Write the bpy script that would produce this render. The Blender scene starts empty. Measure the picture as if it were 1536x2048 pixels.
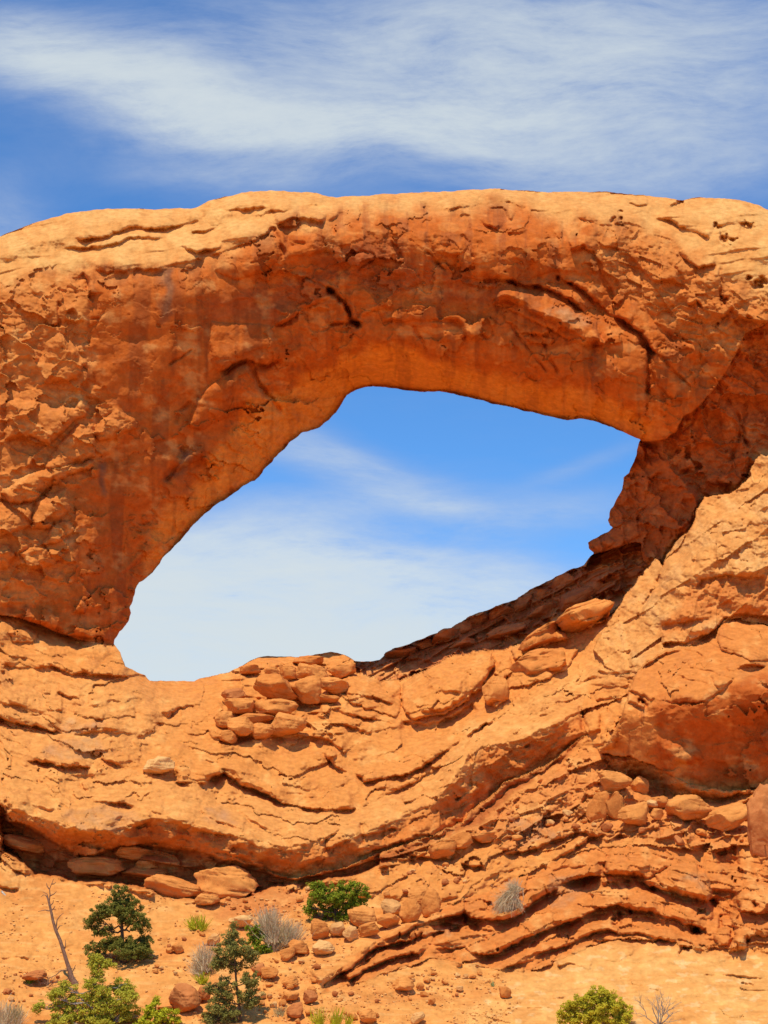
import bpy, math, random
import numpy as np
from mathutils import Vector, Matrix
C = bpy.context.scene
R = math.radians
# ------------------------------------------------------------------ camera
PITCH = R(14.0); FPX = 2852.0; CAMZ = 1.7
cam = bpy.data.objects.new('camera', bpy.data.cameras.new('camera'))
C.collection.objects.link(cam); C.camera = cam
cam.location = (0, 0, CAMZ); cam.rotation_euler = (R(90) + PITCH, 0, 0)
cam.data.sensor_fit = 'VERTICAL'; cam.data.sensor_height = 24.0
cam.data.lens = 24.0 * FPX / 2048.0
cam.data.clip_start = 0.5; cam.data.clip_end = 20000
cp, sp = math.cos(PITCH), math.sin(PITCH)

def ray(px, py):
    """direction of a photo pixel, scaled to unit y"""
    a = (px - 768.0) / FPX; b = -(py - 1024.0) / FPX
    y = cp - b * sp; z = sp + b * cp
    return a / y, z / y

def P(px, py, D):
    rx, rz = ray(px, py)
    return rx * D, D, CAMZ + rz * D

# ------------------------------------------------------------------ light
SUN_EL, SUN_AZ = 65.0, -24.0        # azimuth from behind the camera, towards the left
ts = Vector((math.sin(R(SUN_AZ)) * math.cos(R(SUN_EL)), -math.cos(R(SUN_AZ)) * math.cos(R(SUN_EL)), math.sin(R(SUN_EL))))
sun = bpy.data.objects.new('sun', bpy.data.lights.new('sun', 'SUN'))
C.collection.objects.link(sun)
sun.data.energy = 4.35; sun.data.angle = R(0.5); sun.data.color = (1.0, 0.91, 0.76)
sun.rotation_euler = ts.to_track_quat('Z', 'Y').to_euler()
C.view_settings.view_transform = 'Standard'; C.view_settings.look = 'None'
C.view_settings.exposure = 0.0; C.view_settings.gamma = 1.0

world = bpy.data.worlds.new('World'); C.world = world; world.use_nodes = True
nt = world.node_tree; N = nt.nodes; LK = nt.links
N.clear()
def nd(t, **k):
    n = N.new(t)
    for a, v in k.items(): setattr(n, a, v)
    return n
def mth(op, a, b=None, clamp=False):
    n = nd('ShaderNodeMath', operation=op, use_clamp=clamp)
    for i, v in enumerate((a, b)):
        if v is None: continue
        if isinstance(v, (int, float)): n.inputs[i].default_value = v
        else: LK.new(v, n.inputs[i])
    return n.outputs[0]
sky = nd('ShaderNodeTexSky', sky_type='NISHITA', sun_disc=False)
sky.sun_elevation = R(SUN_EL); sky.sun_rotation = R(180.0 + SUN_AZ) * 1.0
sky.altitude = 1500; sky.air_density = 1.0; sky.dust_density = 0.4; sky.ozone_density = 2.5
tc = nd('ShaderNodeTexCoord')
sep = nd('ShaderNodeSeparateXYZ'); LK.new(tc.outputs['Generated'], sep.inputs[0])
yy = mth('MAXIMUM', sep.outputs[1], 0.08)
ca = mth('DIVIDE', sep.outputs[0], yy); cb = mth('DIVIDE', sep.outputs[2], yy)
cmb = nd('ShaderNodeCombineXYZ'); LK.new(ca, cmb.inputs[0]); LK.new(cb, cmb.inputs[1])
def wnoise(vec, scale, detail, rough, sx, sy, rot, off):
    m = nd('ShaderNodeMapping'); m.inputs['Scale'].default_value = (sx, sy, 1); m.inputs['Rotation'].default_value = (0, 0, R(rot)); m.inputs['Location'].default_value = (off, off * .7, 0)
    LK.new(vec, m.inputs[0])
    n = nd('ShaderNodeTexNoise'); n.inputs['Scale'].default_value = scale; n.inputs['Detail'].default_value = detail; n.inputs['Roughness'].default_value = rough
    LK.new(m.outputs[0], n.inputs['Vector'])
    return n
warp = wnoise(cmb.outputs[0], 4.0, 1.5, .5, 1, 1.6, 0, 3.1)
wv = nd('ShaderNodeVectorMath', operation='SUBTRACT'); LK.new(warp.outputs['Color'], wv.inputs[0]); wv.inputs[1].default_value = (.5, .5, .5)
ws = nd('ShaderNodeVectorMath', operation='SCALE'); LK.new(wv.outputs[0], ws.inputs[0]); ws.inputs['Scale'].default_value = 0.085
wa = nd('ShaderNodeVectorMath', operation='ADD'); LK.new(cmb.outputs[0], wa.inputs[0]); LK.new(ws.outputs[0], wa.inputs[1])
CLOUDS = [  # px, py, half-length, half-height, slope (deg, down to the right +), weight
    (150, 150, 260, 95, 14, .58), (330, 215, 260, 60, 14, .42), (640, 262, 340, 42, 5, .55), (820, 240, 440, 70, -3, .30),
    (1250, 225, 560, 150, -4, .42), (1150, 60, 600, 150, -6, .40), (620, 90, 380, 120, 0, .24), (60, 60, 140, 90, 0, .25), (1300, 350, 420, 60, 0, .26),
    (0, 430, 90, 70, 0, .35), (480, 340, 220, 26, 4, .18),
    (700, 900, 230, 50, 16, .36), (860, 985, 120, 22, 8, .25), (620, 1010, 260, 40, -6, .2), (420, 1140, 330, 80, 0, 1.35), (760, 1105, 320, 45, 4, .38),
    (330, 1300, 400, 95, 0, 1.7), (720, 1280, 420, 75, -4, .55), (1000, 1180, 260, 50, -6, .4), (1100, 1010, 200, 40, -10, .22), (1180, 900, 120, 20, -20, .12)]
acc = None
for (px, py, su, sv, ang, w) in CLOUDS:
    a0, b0 = ray(px, py)
    m = nd('ShaderNodeMapping', vector_type='TEXTURE')
    m.inputs['Location'].default_value = (a0, b0, 0); m.inputs['Rotation'].default_value = (0, 0, R(-ang)); m.inputs['Scale'].default_value = (su / FPX, sv / FPX, 1)
    LK.new(wa.outputs[0], m.inputs[0])
    l = nd('ShaderNodeVectorMath', operation='DOT_PRODUCT'); LK.new(m.outputs[0], l.inputs[0]); LK.new(m.outputs[0], l.inputs[1])
    g = mth('MULTIPLY', mth('EXPONENT', mth('MULTIPLY', l.outputs['Value'], -0.8)), w)
    acc = g if acc is None else mth('ADD', acc, g)
str1 = wnoise(wa.outputs[0], 9.0, 9, .66, .60, 2.0, -14, 1.7)
str2 = wnoise(wa.outputs[0], 34.0, 9, .70, .40, 1.5, -26, 5.7)
sn = mth('ADD', mth('MULTIPLY', str1.outputs['Fac'], 1.0), mth('MULTIPLY', str2.outputs['Fac'], 1.1))
dens = mth('MULTIPLY', acc, mth('ADD', mth('MULTIPLY', sn, 2.3), -0.95))
dens = mth('ADD', dens, mth('MULTIPLY', mth('SUBTRACT', str1.outputs['Fac'], .5), .25))
dens = mth('MULTIPLY', mth('SUBTRACT', 1.0, mth('EXPONENT', mth('MULTIPLY', mth('MAXIMUM', dens, 0.0), -1.45))), .97)
tint = nd('ShaderNodeMix', data_type='RGBA', blend_type='MULTIPLY'); tint.inputs[0].default_value = 1.0
LK.new(sky.outputs[0], tint.inputs[6]); tint.inputs[7].default_value = (0.72, 1.30, 1.75, 1)
ccol = nd('ShaderNodeMix', data_type='RGBA'); LK.new(mth('MULTIPLY', dens, 1.2, True), ccol.inputs[0])
ccol.inputs[6].default_value = (3.0, 3.7, 5.8, 1); ccol.inputs[7].default_value = (5.9, 6.5, 6.7, 1)
mx = nd('ShaderNodeMix', data_type='RGBA'); LK.new(dens, mx.inputs[0]); LK.new(tint.outputs[2], mx.inputs[6]); LK.new(ccol.outputs[2], mx.inputs[7])
bg = nd('ShaderNodeBackground'); bg.inputs['Strength'].default_value = 0.115
LK.new(mx.outputs[2], bg.inputs[0])
wo = nd('ShaderNodeOutputWorld'); LK.new(bg.outputs[0], wo.inputs[0])

# ------------------------------------------------------------------ numeric helpers
STEP = 1.6
f4 = np.float32
_prm = np.random.RandomState(7)
_perm = np.concatenate([_prm.permutation(512)] * 3).astype(np.int32)
_ga = _prm.rand(512) * 2 * np.pi
_gx, _gy = np.cos(_ga).astype(f4), np.sin(_ga).astype(f4)
def hsh(ix, iy, seed):
    return _perm[(_perm[(ix + seed * 37) & 511] + iy + seed * 11) & 511]
def perlin(x, y, seed=0):
    x = np.asarray(x, f4); y = np.asarray(y, f4)
    xf = np.floor(x); yf = np.floor(y); ix = xf.astype(np.int32); iy = yf.astype(np.int32)
    fx = x - xf; fy = y - yf
    u = fx * fx * fx * (fx * (fx * 6 - 15) + 10); v = fy * fy * fy * (fy * (fy * 6 - 15) + 10)
    def g(i, j):
        h = hsh(ix + i, iy + j, seed); return _gx[h] * (fx - i) + _gy[h] * (fy - j)
    a = g(0, 0); b = g(1, 0); c = g(0, 1); d = g(1, 1)
    a = a + u * (b - a); c = c + u * (d - c)
    return (a + v * (c - a)) * 1.5
def fbm(x, y, seed=0, octv=4, gain=.5, lac=2.03):
    s = 0; A = 1.0
    for k in range(octv):
        s = s + A * perlin(x, y, seed + k); x = x * lac + 17.3; y = y * lac - 9.1; A *= gain
    return s
def ridged(x, y, seed=0, octv=4, gain=.5):
    s = 0; A = 1.0
    for k in range(octv):
        s = s + A * (1 - 2 * np.abs(perlin(x, y, seed + k))); x = x * 2.1 + 5.3; y = y * 2.1 + 3.7; A *= gain
    return s
_rnd = [_prm.rand(512).astype(f4) for _ in range(5)]
def voro(x, y, seed=0):
    """F1, F2, three per-cell randoms (-1..1), offset to the nearest cell centre"""
    x = np.asarray(x, f4); y = np.asarray(y, f4)
    ix = np.floor(x).astype(np.int32); iy = np.floor(y).astype(np.int32)
    f1 = np.full(x.shape, 9, f4); f2 = f1.copy(); hh = np.zeros(x.shape, np.int32); ox = np.zeros(x.shape, f4); oy = ox.copy()
    for j in (-1, 0, 1):
        for i in (-1, 0, 1):
            h = hsh(ix + i, iy + j, seed)
            dx = ix + i + .15 + .7 * _rnd[0][h] - x; dy = iy + j + .15 + .7 * _rnd[1][h] - y
            d = dx * dx + dy * dy
            m = d < f1
            f2 = np.where(m, f1, np.minimum(f2, d)); f1 = np.where(m, d, f1)
            hh = np.where(m, h, hh); ox = np.where(m, dx, ox); oy = np.where(m, dy, oy)
    return np.sqrt(f1), np.sqrt(f2), _rnd[2][hh] * 2 - 1, _rnd[3][hh] * 2 - 1, _rnd[4][hh] * 2 - 1, ox, oy
def facets(x, y, seed, amp, tilt, crack=0., cw=.12):
    a, b, h0, h1, h2, ox, oy = voro(x, y, seed)
    r = amp * h0 + tilt * (ox * h1 + oy * h2)
    if crack: r = r - crack * np.exp(-((b - a) / cw) ** 2)
    return r
def sstep(e0, e1, x):
    t = np.clip((x - e0) / (e1 - e0), 0, 1); return t * t * (3 - 2 * t)
def smooth_line(pts, step=22.0, closed=False):
    p = np.array(pts, float); n = len(p)
    out = []
    for i in range(n if closed else n - 1):
        p0 = p[(i - 1) % n] if (closed or i > 0) else p[i]
        p1 = p[i]; p2 = p[(i + 1) % n]; p3 = p[(i + 2) % n] if (closed or i + 2 < n) else p2
        k = max(1, int(np.hypot(*(p2 - p1)) / step))
        for t in np.arange(k) / k:
            out.append(.5 * (2 * p1 + (p2 - p0) * t + (2 * p0 - 5 * p1 + 4 * p2 - p3) * t * t + (3 * p1 - p0 - 3 * p2 + p3) * t ** 3))
    if not closed: out.append(p[-1])
    return np.array(out)

# the sheet of the relief: dense over what the camera frames, coarse around it
def axis(a, b, lo, hi):
    mid = np.arange(a, b + .1, STEP)
    l = a - np.cumsum(np.geomspace(STEP, 26, 40)); l = l[l > lo]; r = b + np.cumsum(np.geomspace(STEP, 26, 40)); r = r[r < hi]
    return np.concatenate([[lo], l[::-1], mid, r, [hi]])
XS = axis(-6, 1542, -300, 1836); YS = axis(360, 2054, 330, 2300)
X, Y = np.meshgrid(XS.astype(f4), YS.astype(f4))
NY, NX = X.shape
# edges and creases wander: features are looked up through a warped sheet
WX = X + 5 * fbm(X / 60, Y / 60, 21, 3) + 2.2 * perlin(X / 13, Y / 13, 25) + 1.0 * perlin(X / 5, Y / 5, 27)
WY = Y + 4 * fbm(X / 60, Y / 60, 31, 3) + 2.2 * perlin(X / 13, Y / 13, 35) + 1.0 * perlin(X / 5, Y / 5, 37)
SX = X + 2.2 * perlin(X / 40, Y / 40, 45) + 1.6 * perlin(X / 16, Y / 16, 41) + .5 * perlin(X / 6, Y / 6, 42)      # finer warp for the skyline and the opening
SY = Y + 2.2 * perlin(X / 40, Y / 40, 46) + 1.1 * perlin(X / 16, Y / 16, 43) + .4 * perlin(X / 6, Y / 6, 44)

def crop(pts, mg):
    x0, y0 = pts.min(0) - mg; x1, y1 = pts.max(0) + mg
    i0, i1 = np.searchsorted(XS, [x0, x1]); j0, j1 = np.searchsorted(YS, [y0, y1])
    return (slice(max(0, j0 - 1), min(NY, j1 + 1)), slice(max(0, i0 - 1), min(NX, i1 + 1)))
def line_dist(pts, x, y):
    """distance, side (+1 above when drawn left to right), position 0..1"""
    best = np.full(x.shape, 1e9, f4); sd = np.ones(x.shape, f4); tt = np.zeros(x.shape, f4)
    seg = np.hypot(*(pts[1:] - pts[:-1]).T); tot = seg.sum(); acc = 0
    for (a, b, L) in zip(pts[:-1], pts[1:], seg):
        if L < 1e-6: continue
        ux, uy = (b - a) / L
        rx = x - a[0]; ry = y - a[1]
        t = np.clip(rx * ux + ry * uy, 0, L); ex = rx - t * ux; ey = ry - t * uy
        d = ex * ex + ey * ey; m = d < best
        best = np.where(m, d, best); sd = np.where(m, np.sign(ux * ry - uy * rx) * -1, sd); tt = np.where(m, (acc + t) / tot, tt)
        acc += L
    return np.sqrt(best), sd, tt
def poly_sd(pts, x, y):
    """signed distance, + inside"""
    p = np.array(pts, float); n = len(p)
    best = np.full(x.shape, 1e12, f4); ins = np.zeros(x.shape, bool)
    for i in range(n):
        a = p[i]; b = p[(i + 1) % n]; e = b - a; L2 = max(1e-6, float(e @ e))
        rx = x - a[0]; ry = y - a[1]
        t = np.clip((rx * e[0] + ry * e[1]) / L2, 0, 1)
        d = (rx - t * e[0]) ** 2 + (ry - t * e[1]) ** 2
        best = np.minimum(best, d)
        if a[1] != b[1]:
            c = ((y < a[1]) != (y < b[1])) & (rx < (y - a[1]) * e[0] / e[1])
            ins ^= c
    return np.where(ins, 1, -1) * np.sqrt(best)
def full_sd(pts, x, y, mg):
    """poly_sd over the polygon's neighbourhood only, far outside elsewhere"""
    s = crop(np.array(pts, float), mg); out = np.full(x.shape, -999., f4)
    out[s] = poly_sd(pts, x[s], y[s]); return out
def tps(ctrl):
    c = np.array(ctrl, float); s = 400.0
    xy = c[:, :2] / s; n = len(c)
    def K(r2): return np.where(r2 > 1e-12, .5 * r2 * np.log(r2 + 1e-12), 0)
    d2 = ((xy[:, None] - xy[None]) ** 2).sum(-1)
    A = np.zeros((n + 3, n + 3)); A[:n, :n] = K(d2) + np.eye(n) * 2e-3; A[:n, n] = 1; A[:n, n + 1:] = xy; A[n, :n] = 1; A[n + 1:, :n] = xy.T
    w = np.linalg.solve(A, np.concatenate([c[:, 2], [0, 0, 0]]))
    gx = np.arange(-310, 1850, 10.); gy = np.arange(320, 2311, 10.)
    GX, GY = np.meshgrid(gx / s, gy / s)
    o = w[n] + w[n + 1] * GX + w[n + 2] * GY
    for i in range(n): o += w[i] * K((GX - xy[i, 0]) ** 2 + (GY - xy[i, 1]) ** 2)
    fx = np.interp(XS, gx, np.arange(len(gx))); fy = np.interp(YS, gy, np.arange(len(gy)))
    ix = np.minimum(fx.astype(int), len(gx) - 2); iy = np.minimum(fy.astype(int), len(gy) - 2)
    tx = (fx - ix)[None]; ty = (fy - iy)[:, None]
    a = o[np.ix_(iy, ix)]; b = o[np.ix_(iy, ix + 1)]; c2 = o[np.ix_(iy + 1, ix)]; d = o[np.ix_(iy + 1, ix + 1)]
    return ((a * (1 - tx) + b * tx) * (1 - ty) + (c2 * (1 - tx) + d * tx) * ty).astype(f4)

# ------------------------------------------------------------------ outlines
SKYLINE = [(-300, 560), (-100, 500), (0, 473), (50, 452), (100, 436), (150, 425), (195, 419), (300, 418), (380, 418), (400, 411), (415, 404), (450, 393), (500, 384), (545, 381), (600, 383), (640, 388), (672, 395), (720, 392), (780, 388), (860, 383), (930, 382), (980, 378), (1040, 380), (1100, 383), (1160, 384), (1200, 383), (1260, 387), (1310, 393), (1365, 401), (1385, 396), (1400, 394), (1450, 397), (1490, 402), (1520, 412), (1536, 420), (1620, 440), (1836, 480)]
HOLE_TOP = [(226, 1290), (228, 1280), (236, 1270), (240, 1262), (250, 1255), (258, 1240), (262, 1225), (260, 1215), (268, 1195), (272, 1180), (278, 1165), (290, 1158), (305, 1145), (318, 1130), (325, 1115), (335, 1105), (350, 1090), (362, 1080), (385, 1054), (410, 1027), (440, 1005), (465, 987), (490, 970), (510, 962), (520, 952), (530, 940), (545, 924), (547, 918), (560, 905), (580, 885), (608, 865), (625, 860), (640, 855), (655, 842), (672, 825), (685, 803), (695, 790), (712, 780), (730, 775), (745, 773), (770, 774), (800, 779), (850, 785), (880, 784), (910, 789), (950, 797), (990, 808), (1040, 820), (1090, 832), (1135, 840), (1160, 837), (1190, 842), (1215, 852), (1240, 861), (1262, 872), (1281, 879)]
HOLE_RIGHT = [(1276, 893), (1272, 910), (1265, 925), (1258, 945), (1248, 955), (1244, 978), (1238, 990), (1226, 1010), (1219, 1026), (1216, 1040), (1220, 1050), (1225, 1055), (1215, 1063), (1200, 1070), (1178, 1085), (1180, 1098), (1188, 1106)]
RIDGE_SKY = [(1168, 1130), (1136, 1140), (1100, 1160), (1060, 1180), (1030, 1200), (1000, 1210), (971, 1220), (945, 1232), (925, 1242), (905, 1255), (880, 1265), (850, 1277), (835, 1280), (815, 1290), (785, 1298), (760, 1318), (740, 1323), (712, 1322)]
PILE_SKY = [(695, 1312), (680, 1307), (660, 1303), (640, 1308), (625, 1311), (600, 1314), (575, 1314), (545, 1312), (520, 1314), (500, 1320), (485, 1330), (474, 1337), (450, 1345), (415, 1354), (400, 1356), (390, 1362), (345, 1362), (300, 1361), (295, 1358), (290, 1350), (275, 1345), (265, 1338), (252, 1332), (245, 1318), (238, 1305)]
HOLE = HOLE_TOP + HOLE_RIGHT + RIDGE_SKY + PILE_SKY
CREST = [(1300, 1130), (1308, 1119), (1318, 1124), (1326, 1133), (1345, 1098), (1383, 1052), (1396, 1022), (1409, 996), (1461, 985), (1480, 975), (1500, 953), (1512, 922), (1523, 911), (1536, 914), (1600, 900), (1836, 860)]
BUTT = CREST + [(1836, 1250), (1536, 1248), (1480, 1240), (1440, 1252), (1430, 1274), (1370, 1292), (1300, 1322), (1275, 1345), (1240, 1350), (1210, 1330), (1186, 1300), (1195, 1280), (1205, 1265), (1222, 1235), (1235, 1215), (1250, 1190), (1270, 1165)]
BLOCK = [(1262, 1375), (1275, 1345), (1300, 1320), (1330, 1305), (1370, 1290), (1400, 1290), (1430, 1275), (1436, 1255), (1450, 1245), (1480, 1238), (1510, 1245), (1536, 1250), (1836, 1250), (1836, 1560), (1536, 1560), (1520, 1575), (1500, 1582), (1450, 1580), (1400, 1570), (1370, 1565), (1340, 1550), (1310, 1535), (1280, 1525), (1258, 1512), (1240, 1510), (1200, 1505), (1205, 1495), (1225, 1465), (1240, 1440), (1245, 1410)]
LEG = [(1281, 874), (1318, 882), (1332, 874), (1350, 862), (1357, 845), (1366, 830), (1385, 820), (1400, 806), (1420, 782), (1450, 742), (1470, 702), (1490, 665), (1536, 640), (1836, 640), (1836, 870)] + CREST[::-1] + [(1290, 1120), (1284, 1085), (1270, 1080), (1225, 1095), (1188, 1106)] + HOLE_RIGHT[::-1]
RIDGE = RIDGE_SKY + [(700, 1335), (712, 1345), (760, 1360), (800, 1360), (845, 1345), (880, 1328), (900, 1312), (960, 1303), (985, 1305), (1030, 1295), (1060, 1285), (1115, 1255), (1135, 1262), (1222, 1235), (1250, 1190), (1300, 1130), (1290, 1120), (1284, 1085), (1270, 1080), (1225, 1095), (1188, 1106)]
ARCH = SKYLINE + [(1836, 640), (1536, 640), (1490, 665), (1470, 702), (1450, 742), (1420, 782), (1400, 806), (1385, 820), (1366, 830), (1357, 845), (1350, 862), (1332, 874), (1318, 880)] + HOLE_TOP[::-1] + [(185, 1281), (160, 1278), (130, 1268), (90, 1250), (45, 1236), (30, 1232), (0, 1228), (-300, 1220)]
UNDER = [(-300, 1600), (0, 1610), (25, 1640), (60, 1655), (90, 1670), (120, 1690), (150, 1705), (185, 1707), (245, 1692), (270, 1686), (320, 1690), (380, 1700), (430, 1712), (500, 1728), (520, 1737), (560, 1750), (590, 1757), (620, 1750), (680, 1735), (720, 1720), (765, 1705), (820, 1685), (870, 1668), (920, 1648), (932, 1630), (960, 1610), (985, 1590), (1010, 1565), (1045, 1550), (1090, 1530), (1120, 1507), (1160, 1480), (1178, 1470)]
LEDGE = UNDER + [(1165, 1420), (1172, 1385), (1100, 1395), (1040, 1420), (1000, 1440), (960, 1470), (920, 1500), (890, 1525), (860, 1545), (830, 1560), (800, 1577), (760, 1597), (720, 1615), (690, 1622), (660, 1620), (620, 1616), (590, 1613), (565, 1610), (540, 1595), (510, 1580), (480, 1570), (460, 1550), (445, 1547), (410, 1568), (350, 1567), (255, 1535), (180, 1533), (130, 1535), (60, 1520), (0, 1500), (-300, 1490)]
TERR = [(640, 1985), (680, 1935), (740, 1890), (800, 1858), (860, 1828), (930, 1800), (1000, 1770), (1060, 1745), (1136, 1712), (1210, 1690), (1300, 1690), (1400, 1700), (1480, 1690), (1536, 1690), (1836, 1690), (1836, 1890), (1536, 1890), (1450, 1895), (1380, 1888), (1300, 1880), (1220, 1880), (1150, 1905), (1080, 1935), (1000, 1940), (930, 1925), (860, 1918), (780, 1945), (700, 1970)]

# depth of each surface, metres in front of the camera
B_ARCH = tps([(0, 473, 90), (0, 520, 87.6), (0, 570, 86.0), (0, 620, 85.1), (0, 700, 84.8), (0, 900, 84.2), (0, 1100, 84), (0, 1230, 84.8), (200, 420, 91.5), (200, 480, 88), (200, 535, 86.2), (200, 590, 85.4), (200, 650, 85.6), (200, 800, 86.1), (200, 1000, 86.4), (200, 1150, 87), (200, 1280, 88), (350, 420, 92), (350, 480, 88.2), (350, 525, 86.6), (350, 585, 85.8), (350, 650, 86.2), (350, 800, 87), (350, 900, 87.8), (350, 1000, 89.6), (350, 1088, 92.4), (290, 1157, 91.3), (240, 1265, 89.8), (500, 384, 93), (500, 440, 89), (500, 485, 86.1), (500, 600, 86.7), (500, 700, 87.5), (480, 780, 88), (480, 860, 89.7), (500, 965, 93.4), (620, 383, 93), (620, 440, 86.5), (620, 550, 86.7), (620, 650, 87.5), (620, 720, 88.9), (600, 780, 91), (610, 864, 94.4), (760, 389, 92.5), (760, 417, 88.0), (760, 470, 86.2), (760, 550, 86.4), (760, 650, 87.2), (760, 700, 88.2), (760, 740, 91.2), (745, 773, 95), (900, 382, 92.5), (900, 422, 88.0), (900, 475, 86.3), (900, 550, 86.4), (900, 650, 87.2), (900, 730, 88.6), (900, 787, 94), (1050, 380, 92.5), (1050, 435, 88.0), (1050, 490, 86.4), (1050, 560, 86.6), (1050, 640, 86), (1050, 740, 87.2), (1050, 790, 89.8), (1050, 822, 93), (1200, 383, 92.5), (1200, 430, 88.5), (1200, 520, 86.6), (1200, 600, 86.6), (1200, 700, 85.8), (1200, 780, 86.8), (1200, 846, 91), (1300, 392, 92), (1300, 460, 88), (1300, 560, 86), (1300, 680, 86.4), (1300, 760, 86.6), (1300, 865, 89), (1400, 395, 91.5), (1400, 470, 87.5), (1400, 560, 85.5), (1400, 650, 85.6), (1400, 720, 86.6), (1400, 800, 87.6), (1536, 420, 90.5), (1536, 500, 86), (1536, 600, 84.5), (1536, 700, 84.7), (-300, 560, 89), (-300, 700, 84), (-300, 1200, 84), (1836, 480, 90), (1836, 600, 84), (1836, 800, 84)])
B_LEG = tps([(1300, 890, 93.5), (1290, 950, 94), (1240, 1000, 95.5), (1220, 1045, 95.5), (1190, 1090, 95.5), (1280, 1080, 94), (1350, 900, 91.6), (1350, 1000, 91.8), (1330, 1090, 92.5), (1400, 850, 90.2), (1450, 760, 88.4), (1450, 900, 90.4), (1450, 970, 91), (1500, 650, 85.8), (1536, 640, 85), (1536, 750, 87.6), (1536, 820, 89), (1536, 900, 90), (1836, 650, 84.5), (1836, 900, 89)])
B_RIDGE = 2.0 + tps([(780, 1305, 97), (900, 1258, 98), (1000, 1210, 99), (1100, 1160, 99), (1180, 1106, 97.5), (1270, 1085, 95), (1230, 1200, 92.6), (1150, 1220, 95), (1000, 1280, 95), (900, 1310, 94.6), (850, 1340, 94), (760, 1355, 94.5), (720, 1325, 96.5)])
B_T = tps([(-300, 1240, 83), (-300, 1400, 78.5), (-300, 1600, 72), (-300, 1750, 69.5), (-300, 1850, 63.5), (-300, 2048, 55), (-300, 2300, 47), (0, 1240, 85.4), (0, 1330, 82.3), (0, 1400, 80), (0, 1460, 78), (0, 1540, 75.2), (0, 1600, 73), (0, 1640, 71.8), (0, 1700, 70), (0, 1740, 68), (0, 1800, 65.8), (0, 1900, 62), (0, 2048, 55.5), (150, 1275, 87.6), (150, 1340, 83.3), (150, 1480, 78), (150, 1560, 75), (150, 1650, 71.8), (150, 1700, 71.2), (150, 1765, 68.3), (150, 1850, 64.6), (150, 1950, 60.3), (250, 1300, 88.8), (270, 1350, 86), (300, 1361, 88), (300, 1420, 81.5), (300, 1500, 78), (300, 1580, 75), (300, 1650, 72), (300, 1700, 71), (300, 1775, 68), (300, 1850, 64.8), (300, 1950, 60), (300, 2048, 56), (390, 1362, 91), (400, 1375, 88), (400, 1440, 82), (450, 1500, 79.5), (450, 1600, 75), (450, 1690, 71.3), (450, 1760, 69.5), (450, 1800, 68), (450, 1900, 62.5), (545, 1312, 95), (545, 1335, 92), (560, 1400, 86), (560, 1480, 81.5), (600, 1560, 78), (600, 1610, 76.5), (600, 1660, 72.5), (600, 1720, 70.3), (600, 1765, 69.5), (600, 1800, 67.5), (600, 1900, 62.2), (600, 2048, 56), (660, 1303, 96), (690, 1340, 92), (720, 1400, 86.5), (720, 1500, 81), (720, 1590, 77.5), (800, 1365, 91.5), (850, 1345, 91.5), (800, 1430, 86.5), (800, 1480, 82.5), (800, 1580, 78), (800, 1640, 74.5), (800, 1690, 72), (800, 1720, 70.5), (800, 1800, 67.5), (800, 1880, 63.5), (800, 1950, 60.5), (800, 2048, 56.5), (900, 1315, 92), (900, 1380, 88), (900, 1450, 84.5), (900, 1500, 81), (900, 1580, 76.5), (900, 1650, 73.5), (900, 1720, 70.3), (900, 1800, 67), (900, 1850, 65.3), (900, 1920, 62.3), (990, 1310, 91.5), (1000, 1380, 87), (1000, 1440, 83), (1000, 1520, 78.5), (1000, 1600, 75), (1000, 1700, 70.5), (1000, 1780, 67.3), (1000, 1850, 65), (1000, 1930, 62), (1130, 1262, 91.5), (1110, 1320, 88), (1110, 1400, 83), (1110, 1460, 79.5), (1110, 1520, 77), (1110, 1600, 73.7), (1110, 1700, 70), (1110, 1780, 67), (1110, 1850, 64.8), (1110, 1920, 62.3), (1110, 2048, 56.5), (1190, 1300, 87.5), (1180, 1400, 82), (1180, 1480, 78), (1240, 1345, 81.6), (1300, 1315, 80.2), (1235, 1400, 79.6), (1225, 1460, 77.6), (1250, 1560, 74.3), (1250, 1650, 71), (1250, 1740, 67.8), (1250, 1800, 65.8), (1250, 1870, 63.5), (1250, 1930, 61.3), (1250, 2048, 56), (1400, 1640, 71.3), (1400, 1720, 68.3), (1400, 1800, 65.3), (1400, 1880, 63), (1400, 1950, 60), (1400, 2048, 55.5), (1536, 1600, 72), (1536, 1700, 68), (1536, 1800, 65), (1536, 1880, 62.5), (1536, 1950, 60), (1536, 2048, 55.5), (1836, 1600, 70), (1836, 1800, 64), (1836, 2048, 54), (768, 2300, 47), (1836, 2300, 46), (300, 2300, 47)])
B_BLOCK = tps([(1436, 1255, 80), (1536, 1255, 79.5), (1300, 1325, 77.5), (1400, 1320, 76), (1536, 1320, 75), (1270, 1390, 74), (1330, 1395, 72.3), (1400, 1390, 71.6), (1480, 1350, 71.8), (1536, 1350, 71.8), (1330, 1450, 72.4), (1400, 1470, 72.3), (1500, 1450, 72.4), (1500, 1550, 73.6), (1400, 1550, 73.6), (1300, 1500, 72.9), (1250, 1440, 73.6), (1240, 1500, 74.5), (1836, 1300, 76), (1836, 1400, 71), (1836, 1550, 72)])
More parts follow.
